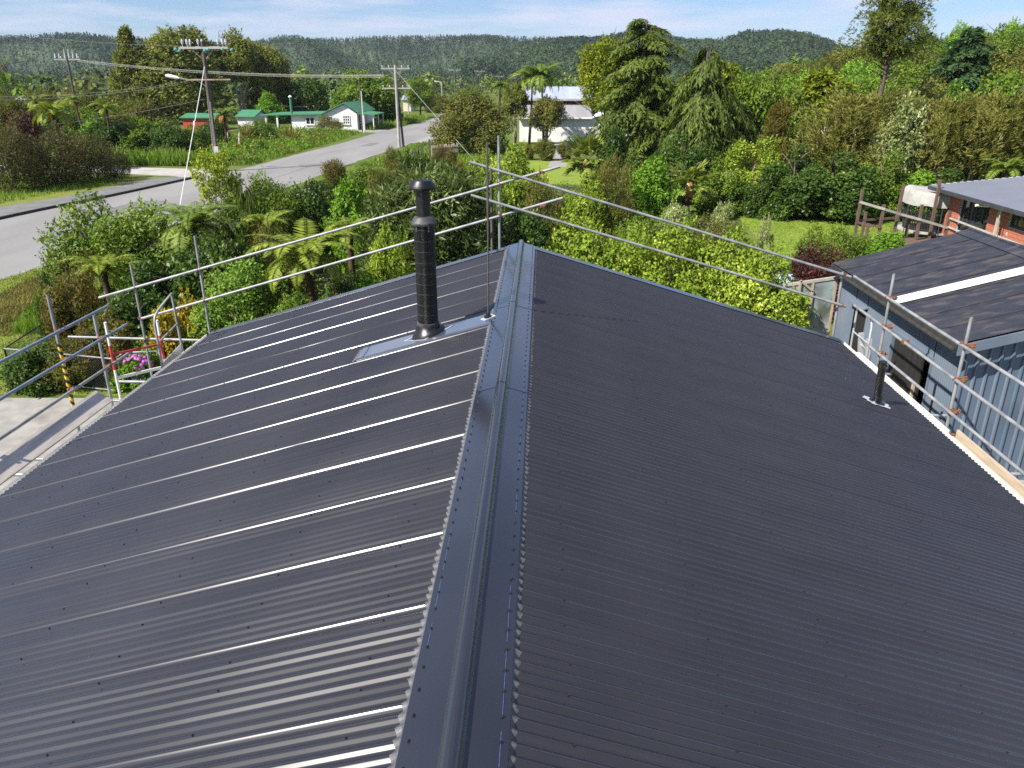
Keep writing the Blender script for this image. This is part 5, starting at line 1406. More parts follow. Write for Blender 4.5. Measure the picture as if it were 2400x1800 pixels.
shrub('round', 'f_box', 13, rx=1.25, h=2.1, n=17000, nl=70, rad=0.28, L=0.085, W=0.042, droop=0.0, out=0.6)
shrub('maple', 'f_yellow', 14, rx=1.0, h=1.9, n=2600, nl=26, rad=0.27, L=0.12, W=0.07, droop=0.3)
shrub('purple', 'f_purple', 15, rx=1.1, h=1.7, n=8000, nl=30, rad=0.34, L=0.12, W=0.045, droop=0.5)
shrub('scrub1', 'f_scrub', 16, rx=1.4, h=2.4, shape='col', n=9500, nl=40, rad=0.42, L=0.14, W=0.03, out=0.9, droop=-0.2)
shrub('scrub2', 'f_scrub', 17, rx=1.4, h=2.4, shape='col', n=8000, nl=34, rad=0.44, L=0.15, W=0.032, out=0.9, droop=-0.2)
shrub('pale', 'f_pale', 18, n=7500, nl=34, rad=0.30, L=0.11, W=0.05, out=0.7)
shrub('windswept', 'f_olive', 19, rx=0.9, h=2.2, n=5000, nl=26, rad=0.34, L=0.26, W=0.04, wind=(0.8, 0, 0.8), shape='col')
def tree(key, mat, seed, rx, h, n, nl, rad, L, W, bark='bark', nst=1, top=0.8, r=0.14, cb=0.15, **kw):
    """tree whose crown starts at cb*h"""
    rz = h*(1-cb)/2; n = int(n*1.45); L *= 0.72; W *= 0.80
    if cb < 0.1: kw.setdefault('shape', 'dome')
    me = crown(seed, mat, rx=rx, rz=rz, n=n, nl=nl, rad=rad, L=L, W=W, **kw)
    me.transform(Matrix.Translation((0, 0, h*cb)))
    proto(key, rx, h, me, stems(seed, h, r, nst, 0.22 if nst < 2 else 0.10, bark, top if nst < 2 else 0.62, sub=5 if nst < 2 else 2))
tree('wattle1', 'f_wattle', 31, 4.2, 14, 14000, 95, 1.15, 0.55, 0.22, nst=2, r=0.28, cb=0.06, shape='cone', out=0.7)
tree('wattle2', 'f_wattle', 32, 4.6, 14, 15000, 100, 1.25, 0.55, 0.22, nst=2, r=0.28, cb=0.05, shape='col', out=0.7)
tree('gum', 'f_wattle', 33, 3.2, 13, 7000, 44, 1.05, 0.5, 0.2, bark='palebark', nst=3, r=0.2, cb=0.35, out=0.6)
tree('goldround', 'f_gold', 53, 2.2, 9.0, 11000, 60, 0.62, 0.30, 0.12, cb=0.34, out=0.9, r=0.12)
tree('broad1', 'f_green', 34, 3.2, 7, 13000, 60, 0.95, 0.34, 0.19, cb=0.05)
tree('broad2', 'f_dark', 35, 3.0, 7, 12000, 56, 0.95, 0.34, 0.20, cb=0.05)
tree('broad3', 'f_bright', 36, 2.6, 6, 11000, 52, 0.8, 0.30, 0.17, cb=0.04)
tree('olivetree', 'f_olive', 37, 3.4, 6, 14000, 70, 0.8, 0.28, 0.13, bark='palebark', nst=3, cb=0.04)
tree('willow', 'f_green', 38, 2.0, 6, 6000, 50, 0.55, 0.42, 0.07, droop=0.9, cb=0.1)
tree('darkmulti', 'f_olive', 39, 2.0, 6, 7000, 38, 0.75, 0.26, 0.14, nst=4, r=0.1, cb=0.22)
tree('manuka', 'f_brown', 44, 1.5, 5.0, 8000, 50, 0.42, 0.32, 0.045, shape='cone', nst=2, r=0.05, cb=0.02, wind=(0.2, 0, 1.0), out=0.7)
for kk, sd_, bk in (('kanuka1', 42, 0.18), ('kanuka2', 43, 0.26)):
    cme, tme0 = weeping(sd_, 'f_kan', 5.6*(1-bk), 2.5, 120, 11, 17, 0.30, 0.05, power=0.36, hang=-0.75, sag=0.25, lead=5, lift=0.75, z0=0.0)
    for v_ in cme.vertices: v_.co.x += 0.24*v_.co.z
    cme.transform(Matrix.Translation((-0.3, 0, 5.6*bk*0.9)))
    proto(kk, 2.7, 5.6, cme, stems(sd_, 5.6, 0.075, 6, 0.30, 'palebark', 0.72, sub=1))
tree('glossy1', 'f_dark', 45, 2.1, 4.4, 11000, 50, 0.58, 0.22, 0.13, cb=0.02)
tree('glossy2', 'f_green', 46, 2.0, 4.4, 11000, 50, 0.56, 0.20, 0.11, cb=0.02)
tree('youngtree', 'f_young', 47, 1.15, 4.6, 2400, 30, 0.30, 0.16, 0.08, bark='palebark', nst=2, r=0.035, cb=0.42)
tree('palecol', 'f_lime', 48, 1.5, 4.6, 6000, 40, 0.46, 0.20, 0.10, bark='palebark', nst=2, r=0.05, cb=0.06, shape='col')
tree('flowertree', 'f_pale', 49, 1.7, 5.2, 7000, 44, 0.50, 0.22, 0.11, bark='palebark', nst=2, r=0.06, cb=0.1)
cme, tme = weeping(61, 'f_cyp', 11.5, 4.0, 130, 14, 20, 0.34, 0.085, power=0.48, hang=0.5, sag=0.55); proto('cypress', 4.0, 11.5, cme, tme)
cme, tme = weeping(62, 'f_cyp', 8.5, 4.6, 90, 14, 20, 0.36, 0.075, power=0.45, hang=1.0, sag=0.95, lead=4); proto('weeping', 4.6, 8.5, cme, tme)
cme, tme = weeping(63, 'f_cyp', 2.6, 0.75, 40, 8, 9, 0.30, 0.035, hang=1.4, power=0.5); proto('rimu_small', 0.75, 2.6, cme, tme)
cme, tme = weeping(64, 'f_fir', 9.0, 3.3, 110, 11, 15, 0.34, 0.10, power=0.8, hang=0.15, sag=0.35, lead=0, lift=0.15); proto('fir', 3.3, 9.0, cme, tme)
cme, tme = weeping(65, 'f_gold', 6.0, 2.2, 90, 10, 14, 0.28, 0.10, power=0.7, hang=-0.1, sag=0.35, lead=2, lift=0.35); proto('gold_conifer', 2.2, 6.0, cme, tme)
cme, tme = weeping(66, 'f_rimu', 6.2, 3.6, 100, 12, 18, 0.36, 0.075, power=0.42, hang=-0.25, sag=0.35, lead=3, lift=0.5, z0=0.12)
cme.transform(Matrix.Translation((0.25, 0, 9.2))); tm = MB(); tm.tube([(0.0, 0, 0), (0.05, 0, 4), (0.25, 0, 8), (0.55, 0, 11), (0.5, 0, 13.8)], [0.30, 0.25, 0.21, 0.15, 0.03], 10)
rg_ = random.Random(4)
for k in range(26):
    a_ = k*2.4; z_ = 8.6+k*0.17
    tm.tube([(0.3, 0, z_), (0.3+1.5*math.cos(a_), 1.5*math.sin(a_), z_+0.7)], [0.07, 0.02], 5)
proto('tall_rimu', 3.7, 14.2, cme, tm.mesh('trunk', M['bark'], smooth='all'))
fl_ = Leaves(70); rg = fl_.r; n = 90
a_ = rg.uniform(0, 6.28, n); el = rg.uniform(0.45, 1.45, n)
D = np.stack([np.cos(a_)*np.cos(el), np.sin(a_)*np.cos(el), np.sin(el)], 1)
fl_.add(rg.normal(size=(n, 3))*np.array([0.1, 0.1, 0.0]), D, np.stack([-np.cos(a_), -np.sin(a_), np.full(n, 0.4)], 1), rg.uniform(1.0, 1.7, n), np.full(n, 0.085), rg.uniform(0, 1, n), mid=0.5)
proto('flax', 1.1, 1.6, fl_.mesh('leaves', M['f_flax']), None)

def plant(key, px, yb, yt, wpx, name, label, cat='shrub', group=None, Y=None, rz=None, z0=None, parts=('crown', 'trunk')):
    rx, h, cme, tme = PR[key]
    b = P(px, yb) if Y is None else PY(px, 182, Y)
    gz = hillside(b.x, b.y) if z0 is None else z0
    b = Vector((b.x, b.y, gz))
    H_ = max(0.3, PY(px, yt, b.y).z - gz); W_ = wpx/FPX*math.hypot(b.x, b.y)*0.5
    s = (W_/rx, W_/rx, H_/h)
    o = bpy.data.objects.new(name, None); COL.objects.link(o); o.empty_display_size = 0.2
    o.location = b; o.scale = s; o.rotation_euler = (0, 0, rz if rz is not None else (px*1.7+yb) % 6.28)
    tag(o, label, cat, group)
    c = bpy.data.objects.new(parts[0], cme); COL.objects.link(c); c.parent = o
    if tme is not None:
        t = bpy.data.objects.new(parts[1], tme); COL.objects.link(t); t.parent = o
    return o

G1 = 'shrubs in the front garden'
T = [
 ('green1', 250, 700, 466, 150, 'leafy_shrub', 'tall green shrub at the left end of the roadside hedge', 'shrub', G1),
 ('green2', 362, 705, 474, 150, 'leafy_shrub', 'tall green shrub with upright tips beside the guy wire', 'shrub', G1),
 ('olive1', 205, 720, 585, 125, 'olive_shrub', 'low olive shrub at the edge of the near road', 'shrub', G1),
 ('dark2', 150, 835, 645, 50, 'glossy_shrub', 'dark glossy shrub at the left end above the ditch', 'shrub', G1),
 ('brown1', 208, 845, 640, 92, 'bronze_shrub', 'bronze leaved shrub left of the small tree ferns', 'shrub', G1),
 ('dark1', 320, 850, 690, 130, 'glossy_shrub', 'dark shrub behind the red and white gate', 'shrub', G1),
 ('brown1', 275, 890, 740, 100, 'bronze_shrub', 'low bronze shrub behind the scaffold gate', 'shrub', G1),
 ('dark1', 430, 800, 600, 150, 'glossy_shrub', 'dark shrub under the second tree fern', 'shrub', G1),
 ('round', 596, 862, 622, 205, 'rounded_bush', 'dense rounded light green bush behind the roof edge', 'shrub', None),
 ('maple', 442, 880, 690, 150, 'yellow_maple', 'small maple with golden yellow leaves by the gable corner', 'tree', None),
 ('bright1', 345, 900, 800, 100, 'leafy_shrub', 'low bright green shrub beside the pink flowers', 'shrub', G1),
 ('youngtree', 538, 640, 352, 92, 'young_tree', 'slender young tree with pale leaves against the grey road', 'tree', None),
 ('rimu_small', 605, 680, 440, 80, 'weeping_sapling', 'dark weeping sapling with drooping green branchlets near the road', 'tree', None),
 ('rimu_small', 560, 720, 520, 70, 'weeping_sapling', 'smaller weeping sapling beside the tall fern trunk', 'tree', None),
 ('green2', 652, 630, 412, 100, 'leafy_shrub', 'green shrub with dry grassy top beside the road', 'shrub', G1),
 ('dark2', 735, 610, 428, 100, 'glossy_shrub', 'dark shrub left of the bronze cone shrub', 'shrub', G1),
 ('olive1', 668, 740, 530, 120, 'olive_shrub', 'olive shrub below the browning fern', 'shrub', G1),
 ('dark1', 560, 790, 560, 130, 'glossy_shrub', 'dark shrub behind the rounded bush', 'shrub', G1),
 ('bronze_cone', 786, 470, 374, 56, 'cone_shrub', 'upright bronze cone-shaped shrub at the road edge', 'shrub', None),
 ('green1', 858, 470, 385, 78, 'leafy_shrub', 'rounded green shrub right of the bronze cone shrub', 'shrub', G1),
 ('bright1', 850, 640, 428, 110, 'leafy_shrub', 'bright shrub with a pink foxglove spike left of the flue', 'shrub', G1),
 ('olive1', 905, 600, 398, 70, 'olive_shrub', 'tall brownish shrub behind the flue cowl', 'shrub', G1),
 ('lance', 1030, 720, 378, 260, 'lance_leaved_shrub', 'large dark lance-leaved shrub right of the flue', 'shrub', None),
 ('lance', 955, 690, 430, 150, 'lance_leaved_shrub', 'smaller dark lance-leaved shrub directly behind the flue', 'shrub', None),
 ('lime2', 925, 790, 540, 110, 'lime_shrub', 'lime green shrub low beside the flue casing', 'shrub', None),
 ('dark2', 830, 800, 640, 120, 'glossy_shrub', 'dark shrub under the large bright tree fern', 'shrub', G1),
 ('bright1', 870, 840, 650, 90, 'leafy_shrub', 'pale green shrub at the roof edge right of the large fern', 'shrub', G1),
 ('olive1', 930, 420, 345, 62, 'olive_shrub', 'loose olive shrub at the foot of the double-post pole', 'shrub', None),
 ('brown1', 1040, 400, 342, 55, 'bronze_shrub', 'rusty bronze shrub in front of the picket fence', 'shrub', None),
 ('dark1', 1220, 690, 490, 110, 'ivy_shrub', 'broad dark ivy-like shrub behind the ridge end', 'shrub', None),
 ('lime1', 1210, 560, 350, 120, 'lime_shrub', 'tall lime shrub behind the scaffold corner', 'shrub', None),
 ('lime2', 1150, 600, 395, 90, 'lime_shrub', 'lime shrub left of the scaffold corner post', 'shrub', None),
 ('olive1', 1275, 600, 415, 100, 'olive_shrub', 'olive shrub right of the crossing scaffold rails', 'shrub', None),
 ('lime1', 1375, 560, 410, 90, 'lime_shrub', 'yellowish shrub under the larger fan palm', 'shrub', None),
 ('lime1', 1335, 810, 520, 190, 'lime_hedge_shrub', 'lime green shrub nearest to the ridge end', 'shrub', None),
 ('lime2', 1450, 815, 545, 190, 'lime_hedge_shrub', 'second lime green shrub from the ridge end', 'shrub', None),
 ('lime1', 1570, 820, 535, 190, 'lime_hedge_shrub', 'third lime green shrub from the ridge end', 'shrub', None),
 ('lime2', 1690, 830, 560, 190, 'lime_hedge_shrub', 'fourth lime green shrub from the ridge end', 'shrub', None),
 ('lime1', 1775, 850, 595, 165, 'lime_hedge_shrub', 'lime green shrub nearest to the old greenhouse', 'shrub', None),
 ('green1', 1842, 800, 712, 60, 'leafy_shrub', 'green shrub beside the plywood sheet', 'shrub', None),
 ('green1', 1500, 660, 505, 130, 'leafy_shrub', 'green shrub in front of the red swing', 'shrub', None),
 ('pale', 1575, 640, 482, 100, 'pale_shrub', 'pale grey-green flowering shrub left of the lawn', 'shrub', None),
 ('pale', 1690, 600, 478, 62, 'pale_shrub', 'pale flowering shrub at the lawn corner', 'shrub', None),
 ('olive1', 1655, 680, 515, 150, 'olive_shrub', 'olive twiggy shrub behind the lime shrubs', 'shrub', None),
 ('pale', 1785, 640, 508, 34, 'pale_shrub', 'small pale leaved shrub standing on the lawn edge', 'shrub', None),
 ('twiggy', 1432, 560, 372, 80, 'twiggy_shrub', 'tall twiggy olive shrub left of the swing', 'shrub', None),
 ('bright1', 1505, 540, 372, 105, 'leafy_shrub', 'bright green climbing shrub under the weeping conifers', 'shrub', None),
 ('green1', 1895, 660, 535, 70, 'leafy_shrub', 'small green bush on the lawn above the purple maple', 'shrub', None),
 ('green2', 1965, 640, 530, 80, 'leafy_shrub', 'green shrub beside the shed roof left of the deck', 'shrub', None),
 ('bright1', 2050, 618, 545, 110, 'leafy_shrub', 'low green shrubs under the deck posts', 'shrub', None),
 ('purple', 1915, 735, 578, 120, 'purple_maple', 'dark purple maple at the corner of the shed', 'shrub', None),
 ('dark1', 110, 905, 812, 95, 'glossy_shrub', 'dark low shrub inside the chain-link fence', 'shrub', G1),
 ('olive1', 175, 905, 800, 90, 'olive_shrub', 'low olive shrub inside the fence beside the hazard-taped post', 'shrub', G1),
 ('green1', 715, 900, 690, 120, 'leafy_shrub', 'green shrub at the foot of the largest bright fern', 'shrub', G1),
 ('brown1', 800, 880, 690, 80, 'bronze_shrub', 'dry brownish shrub right of the largest bright fern', 'shrub', G1),
 ('olive1', 955, 455, 392, 85, 'olive_shrub', 'olive shrub below the three dark posts', 'shrub', None),
 ('green1', 1015, 480, 392, 100, 'leafy_shrub', 'green shrub below the picket fence', 'shrub', None),
 ('brown1', 1092, 445, 378, 80, 'bronze_shrub', 'bronze shrub right of the picket fence', 'shrub', None),
 ('lime2', 1130, 480, 356, 90, 'lime_shrub', 'lime shrub below the broad olive tree', 'shrub', None),
 # middle distance
 ('broad2', 1600, 472, 320, 140, 'dark_tree', 'dark tree behind the fan palm with orange thatch', 'tree', None),
 ('glossy2', 1690, 500, 375, 110, 'leafy_tree', 'green broadleaf between weeping conifer and pale trunk tree', 'tree', None),
 ('glossy1', 1548, 505, 395, 95, 'glossy_tree', 'dark broadleaf under the weeping conifer', 'tree', None),
 ('broad1', 1845, 430, 210, 130, 'leafy_tree', 'green tree between the manuka and the golden conifer', 'tree', None),
 ('broad1', 2025, 430, 232, 130, 'leafy_tree', 'green tree at the foot of the tallest trunk', 'tree', None),
 ('olivetree', 2115, 436, 205, 170, 'olive_tree', 'olive tree right of the tallest trunk', 'tree', None),
 ('broad3', 2205, 430, 212, 150, 'leafy_tree', 'bright green tree below the dark fir', 'tree', None),
 ('broad1', 2315, 440, 185, 160, 'leafy_tree', 'green tree below the right skyline', 'tree', None),
 ('glossy1', 1790, 508, 405, 100, 'glossy_tree', 'dark broadleaf beside the pale trunk tree', 'tree', None),
 ('glossy2', 2000, 514, 395, 100, 'leafy_tree', 'green broadleaf between the two dark ones at the lawn', 'tree', None),
 ('glossy1', 2195, 514, 398, 130, 'glossy_tree', 'dark broadleaf behind the trampoline cover', 'tree', None),
 ('broad1', 180, 345, 252, 110, 'leafy_shrub', 'green thicket left of the brownish tree', 'shrub', None),
 ('olivetree', 60, 348, 228, 110, 'olive_tree', 'olive thicket right of the grey roof at the left edge', 'tree', None),
 ('broad3', 235, 366, 284, 90, 'leafy_shrub', 'bright bush above the dark scrub', 'shrub', None),
 ('olivetree', 330, 345, 236, 120, 'olive_tree', 'olive thicket under the tall olive tree', 'tree', None),
 ('broad2', 505, 345, 276, 60, 'dark_shrub', 'dark shrub right behind the leaning pole', 'shrub', None),
 ('olivetree', 1108, 358, 217, 165, 'olive_tree', 'broad olive green tree beside the picket fence', 'tree', None),
 ('darkmulti', 1282, 346, 226, 66, 'dark_tree', 'dark many-stemmed tree in front of the white lean-to', 'tree', None),
 ('gum', 1208, 340, 195, 46, 'scraggy_tree', 'scraggy grey-brown tree left of the tall tree ferns', 'tree', None),
 ('windswept', 1236, 374, 338, 30, 'windswept_shrub', 'smallest windswept shrub before the white building', 'shrub', None),
 ('windswept', 1274, 376, 324, 48, 'windswept_shrub', 'largest windswept shrub before the white building', 'shrub', None),
 ('windswept', 1322, 374, 330, 34, 'windswept_shrub', 'windswept shrub beside the thin stake', 'shrub', None),
 ('cypress', 1492, 420, 52, 205, 'cypress_tree', 'tallest dark conifer with feathery drooping branches', 'tree', None),
 ('goldround', 1418, 405, 92, 120, 'golden_conifer', 'golden-tipped conifer on the left flank of the tall conifer', 'tree', None),
 ('weeping', 1635, 445, 118, 205, 'weeping_conifer', 'sprawling weeping conifer right of the tallest conifer', 'tree', None),
 ('dark2', 1440, 470, 300, 90, 'glossy_shrub', 'dark shrub below the golden-tipped conifer', 'shrub', None),
 ('palecol', 1752, 492, 325, 105, 'pale_trunk_tree', 'light green tree with pale trunk at the lawn corner', 'tree', None),
 ('broad1', 1748, 430, 172, 125, 'leafy_tree', 'lush green tree between conifers and brown manuka', 'tree', None),
 ('gold_conifer', 1890, 430, 168, 170, 'golden_conifer', 'golden conifer behind the brown manuka trees', 'tree', None),
 ('gold_conifer', 1690, 420, 152, 95, 'golden_conifer', 'small golden conifer tip behind the weeping conifer', 'tree', None),
 ('manuka', 1805, 470, 238, 110, 'manuka_tree', 'brown cone-shaped manuka at the back of the lawn', 'tree', None),
 ('kanuka1', 1960, 470, 212, 160, 'kanuka_tree', 'wide brownish windswept tree at the lawn edge', 'tree', None),
 ('kanuka2', 2160, 480, 230, 110, 'kanuka_tree', 'olive windswept tree behind the trampoline', 'tree', None),
 ('kanuka2', 2270, 480, 218, 145, 'kanuka_tree', 'windswept tree with bare pale stems behind the brick house', 'tree', None),
 ('glossy1', 1938, 512, 362, 150, 'glossy_tree', 'dark glossy broadleaf at the back of the lawn', 'tree', None),
 ('glossy1', 1845, 508, 345, 110, 'glossy_tree', 'dark leafy tree under the brown manuka', 'tree', None),
 ('glossy2', 2052, 510, 360, 110, 'leafy_tree', 'olive green broadleaf behind the deck posts', 'tree', None),
 ('broad3', 2140, 512, 405, 100, 'leafy_tree', 'bright low tree behind the trampoline net', 'tree', None),
 ('flowertree', 2080, 480, 222, 95, 'white_flowering_tree', 'tree with whitish flowers between the two windswept trees', 'tree', None),
 ('flowertree', 2375, 470, 220, 100, 'white_flowering_tree', 'pale stemmed flowering tree at the right edge', 'tree', None),
 ('broad2', 2330, 470, 330, 120, 'leafy_tree', 'dark tree above the grey roof at the right edge', 'tree', None),
 ('tall_rimu', 2022, 440, -38, 122, 'tall_tree', 'tallest tree with long bare trunk rising into the sky', 'tree', None),
 ('fir', 2215, 400, 70, 165, 'fir_tree', 'dark blue-green fir on the right skyline', 'tree', None),
 # left background
 ('wattle1', 328, 292, 66, 98, 'wattle_tree', 'tall olive tree left of the leaning pole', 'tree', None),
 ('wattle2', 445, 290, 66, 140, 'wattle_tree', 'biggest olive tree directly behind the leaning pole', 'tree', None),
 ('gum', 575, 288, 70, 72, 'gum_tree', 'open-crowned tree right of the leaning pole', 'tree', None),
 ('wattle2', 635, 284, 104, 88, 'wattle_tree', 'rounded olive tree above the garden shed', 'tree', None),
 ('broad2', 722, 284, 174, 92, 'dark_tree', 'dark round tree behind the rusty shed', 'tree', None),
 ('broad1', 860, 290, 168, 130, 'leafy_tree', 'leafy green tree between cottage and double-post pole', 'tree', None),
 ('willow', 985, 276, 182, 60, 'willow_tree', 'willow-like tree right of the double-post pole', 'tree', None),
 ('broad3', 634, 290, 218, 60, 'leafy_tree', 'small bright green tree above the carport', 'tree', None),
 ('broad1', 1100, 262, 205, 66, 'leafy_tree', 'round green tree at the far street bend', 'tree', None),
 ('olivetree', 1030, 264, 222, 60, 'olive_tree', 'low olive hedge tree beyond the parked car', 'tree', None),
 ('olive1', 774, 309, 270, 60, 'rounded_bush', 'rounded dark bush in front of the cottage gable', 'shrub', None),
 ('flax', 682, 332, 290, 66, 'flax_plant', 'spiky flax in front of the cottage wing', 'plant', None),
 ('flax', 580, 334, 288, 46, 'flax_plant', 'spiky flax behind the orange barrier', 'plant', None),
 ('green1', 610, 330, 280, 70, 'leafy_shrub', 'low green shrub in front of the carport', 'shrub', None),
 ('broad2', 405, 372, 287, 75, 'glossy_shrub', 'rounded dark green bush left of the leaning pole', 'shrub', None),
 ('broad1', 350, 366, 278, 90, 'leafy_shrub', 'green bush behind the lush reeds', 'shrub', None),
 ('broad2', 270, 366, 272, 100, 'glossy_shrub', 'dark bush above the gravel side road', 'shrub', None),
 ('broad1', 458, 362, 294, 50, 'leafy_shrub', 'green shrub beside the red-walled building', 'shrub', None),
 ('scrub1', 40, 452, 296, 110, 'scrub_bush', 'brown scrub bush at the left edge', 'shrub', None),
 ('scrub2', 135, 442, 292, 115, 'scrub_bush', 'brown scrub bush with bare twigs left of the side road', 'shrub', None),
 ('scrub1', 215, 430, 312, 95, 'scrub_bush', 'dark scrub bush at the gravel side road corner', 'shrub', None),
 ('scrub2', 275, 420, 338, 55, 'scrub_bush', 'thin twiggy bush at the side road mouth', 'shrub', None),
 ('purple', 68, 400, 262, 72, 'purple_shrub', 'dull purple-brown shrub behind the brown scrub', 'shrub', None),
 ('broad2', 20, 330, 196, 80, 'dark_tree', 'dark tree above the grey-roofed house at the left edge', 'tree', None),
 ('olivetree', 110, 330, 212, 100, 'olive_tree', 'olive bush below the distant power pole', 'tree', None),
 ('olivetree', 210, 320, 208, 110, 'olive_tree', 'brownish tree right of the distant power pole', 'tree', None),
 ('broad1', 300, 330, 250, 90, 'leafy_shrub', 'green thicket below the olive trees', 'shrub', None),
]
for row in T:
    row = list(row)
    if row[6].startswith(('dark glossy broad', 'dark leafy tree', 'olive green broad', 'bright low', 'wide brownish', 'olive windswept', 'windswept tree', 'lush green')): row[4] *= 1.22
    key, px, yb, yt, wpx, nm, lb, cat, grp = row
    if yb > 520 and cat == 'shrub': wpx *= 1.22
    kw = {}
    if key.startswith('kanuka') or key in ('windswept', 'tall_rimu', 'manuka'): kw['rz'] = 0.1
    plant(key, px, yb, yt, wpx, nm, lb, cat, grp, **kw)
rg = np.random.default_rng(17)
gp = [(-10.6, 19), (-13.2, 23), (-16.6, 32), (-16, 46), (-14.6, 57), (-7, 58), (-1, 53), (5, 46), (8, 38), (8.4, 30), (7.6, 24), (5.6, 18.5), (-6, 16.6)]
keys = ['dark1', 'green1', 'olive1', 'dark2', 'bright1', 'brown1', 'olive1', 'green2', 'twiggy']
done = 0
while done < 46:
    x, y = rg.uniform(-17, 8.6), rg.uniform(16.5, 58)
    if not inside(gp, np.array([x]), np.array([y]))[0]: continue
    key = keys[done % len(keys)]; rx, h, cme, tme = PR[key]
    o = bpy.data.objects.new('undergrowth_shrub', None); COL.objects.link(o); o.location = (x, y, 0); sc_ = rg.uniform(0.55, 0.85)
    o.scale = (sc_*1.15, sc_*1.15, sc_*rg.uniform(0.7, 0.95)); o.rotation_euler = (0, 0, rg.uniform(0, 6.28))
    tag(o, {'d': 'low dark glossy', 'g': 'low plain green', 'o': 'low olive', 'b': 'low bright or bronze', 't': 'low twiggy'}[key[0]] + ' undergrowth shrub filling a gap in the front garden', 'shrub', 'undergrowth in the front garden')
    c = bpy.data.objects.new('crown', cme); COL.objects.link(c); c.parent = o
    t = bpy.data.objects.new('trunk', tme); COL.objects.link(t); t.parent = o
    done += 1
# cardinal tree ferns
for a in [(273, 770, 640, 165, 'small tree fern with yellowing fronds left of the gate', 'g', 16, 2),
          (412, 770, 650, 165, 'tree fern with drooping fronds above the second scaffold post', 'd', 16, 3),
          (490, 720, 535, 215, 'tall tree fern with arching dark fronds and shaggy trunk', 'd', 20, 4),
          (640, 700, 530, 130, 'browning tree fern left of the large bright fern', 'g', 14, 5),
          (752, 850, 610, 250, 'largest bright green tree fern behind the roof edge', 'g', 22, 3),
          (830, 760, 545, 130, 'pale tree fern behind the largest bright fern', 'g', 14, 2),
          (157, 400, 268, 105, 'bright tree fern left of the leaning pole', 'g', 18, 4),
          (262, 370, 258, 70, 'tree fern above the dark thicket at left', 'g', 14, 1),
          (110, 350, 238, 70, 'tree fern below the distant pole', 'g', 14, 2),
          (35, 345, 246, 70, 'tree fern beside the grey roof at the left edge', 'd', 14, 2),
          (205, 352, 236, 60, 'tree fern with pale fronds right of the distant pole', 'g', 12, 3),
          (533, 358, 272, 78, 'drooping tree fern just right of the leaning pole', 'd', 18, 6),
          (1240, 340, 190, 100, 'left one of two tall tree ferns before the pale roof', 'g', 18, 2),
          (1274, 342, 181, 105, 'right one of two tall tree ferns before the pale roof', 'd', 18, 2),
          (1168, 352, 205, 66, 'slim tree fern above the broad olive tree', 'd', 14, 2),
          (2330, 520, 400, 110, 'tree fern behind the brick house roof', 'd', 14, 3)]:
    tree_fern(*a)
palm(1372, 462, 372, 125, 'larger fan palm beside the middle lawn', 18)
palm(1608, 520, 428, 120, 'fan palm with orange thatch below the weeping conifer', 15)

# pink daisies and red blooms by the gate
b = Vector((-8.15, 16.0, 0))
fp = thing('flower_pot', 'grey tub of bright purple daisies beside the gable corner', 'flowers', tuple(PY(335, 925, 17.0)))
fb = PY(332, 880, 16.6); fb.z = 0
ORG[fp] = fb; fp.location = fb
m = MB(); m.lathe([(0.18, 0), (0.23, 0.3), (0.24, 0.45), (0.21, 0.45), (0.19, 0.3)], fb, 16); m.build('tub', M['fascia'], fp, smooth=40)
lf = Leaves(91); rg = lf.r; n = 500
u = unit(rg.normal(size=(n, 3))+np.array([0, 0, .5])); pz = u*np.array([0.34, 0.34, 0.2])*rg.uniform(.6, 1, (n, 1)) + np.array([0, 0, 0.66])
lf.add(pz, u+rg.normal(size=(n, 3))*.6, u, np.full(n, .12), np.full(n, .05), rg.uniform(0, 1, n)); o = put('leaves', lf.mesh('leaves', M['f_green']), fp)
m = MB()
for k in range(34):
    v = Vector(unit(rg.normal(size=3)+np.array([0, -0.4, .7]))); c_ = fb + Vector((v.x*0.36, v.y*0.36, 0.68+v.z*0.22)); q = v.orthogonal().normalized(); q2 = v.cross(q)
    m.add([c_+(q*math.cos(t*math.pi/4)+q2*math.sin(t*math.pi/4))*0.055 for t in range(8)] + [c_+v*0.03], [(t, (t+1) % 8, 8) for t in range(8)])
m.build('blooms', M['purpleflower'], fp)['kind'] = 'stuff'
fx_ = P(814, 540); m = MB()
fo = thing('foxglove', 'single pink foxglove spike left of the flue', 'flower', tuple(fx_))
hz = PY(814, 455, fx_.y).z
m.tube([fx_, fx_+Vector((0, 0, hz))], 0.015, 5); m.build('stem', M['f_green'], fo)
m = MB()
for k in range(22):
    a = k*2.4; m.tube([fx_+Vector((0, 0, hz-0.03*k)), fx_+Vector((0.07*math.cos(a), 0.07*math.sin(a), hz-0.03*k-0.04))], [0.012, 0.03], 5)
m.build('bells', M['purpleflower'], fo)

# ------------------------------------------------------------------ stuff: ground cover, grasses, hillside bush, forests
def grass(name, label, poly, n, h, w, mat='f_grass', seed=1, lean=0.35, z=0.0):
    lf = Leaves(seed); rg = lf.r
    q = scatter(poly, n, rg); p = np.concatenate([q, np.full((n, 1), z)], 1)
    cl = np.sin(q[:, 0]*1.3+seed)*np.sin(q[:, 1]*0.9) + np.sin(q[:, 0]*3.1)*np.sin(q[:, 1]*2.3)
    D = np.stack([rg.normal(size=n)*lean, rg.normal(size=n)*lean, np.ones(n)], 1); N = rg.normal(size=(n, 3)); N[:, 1] -= 0.8
    lf.add(p, D, N, h*rg.uniform(0.45, 1.2, n)*(1+0.22*cl), w*rg.uniform(0.7, 1.3, n), np.clip(0.45+0.18*cl+rg.normal(size=n)*0.2, 0, 1), mid=0.25)
    o = put(name, lf.mesh(name, M[mat])); return tag(o, label, 'grass', kind='stuff')
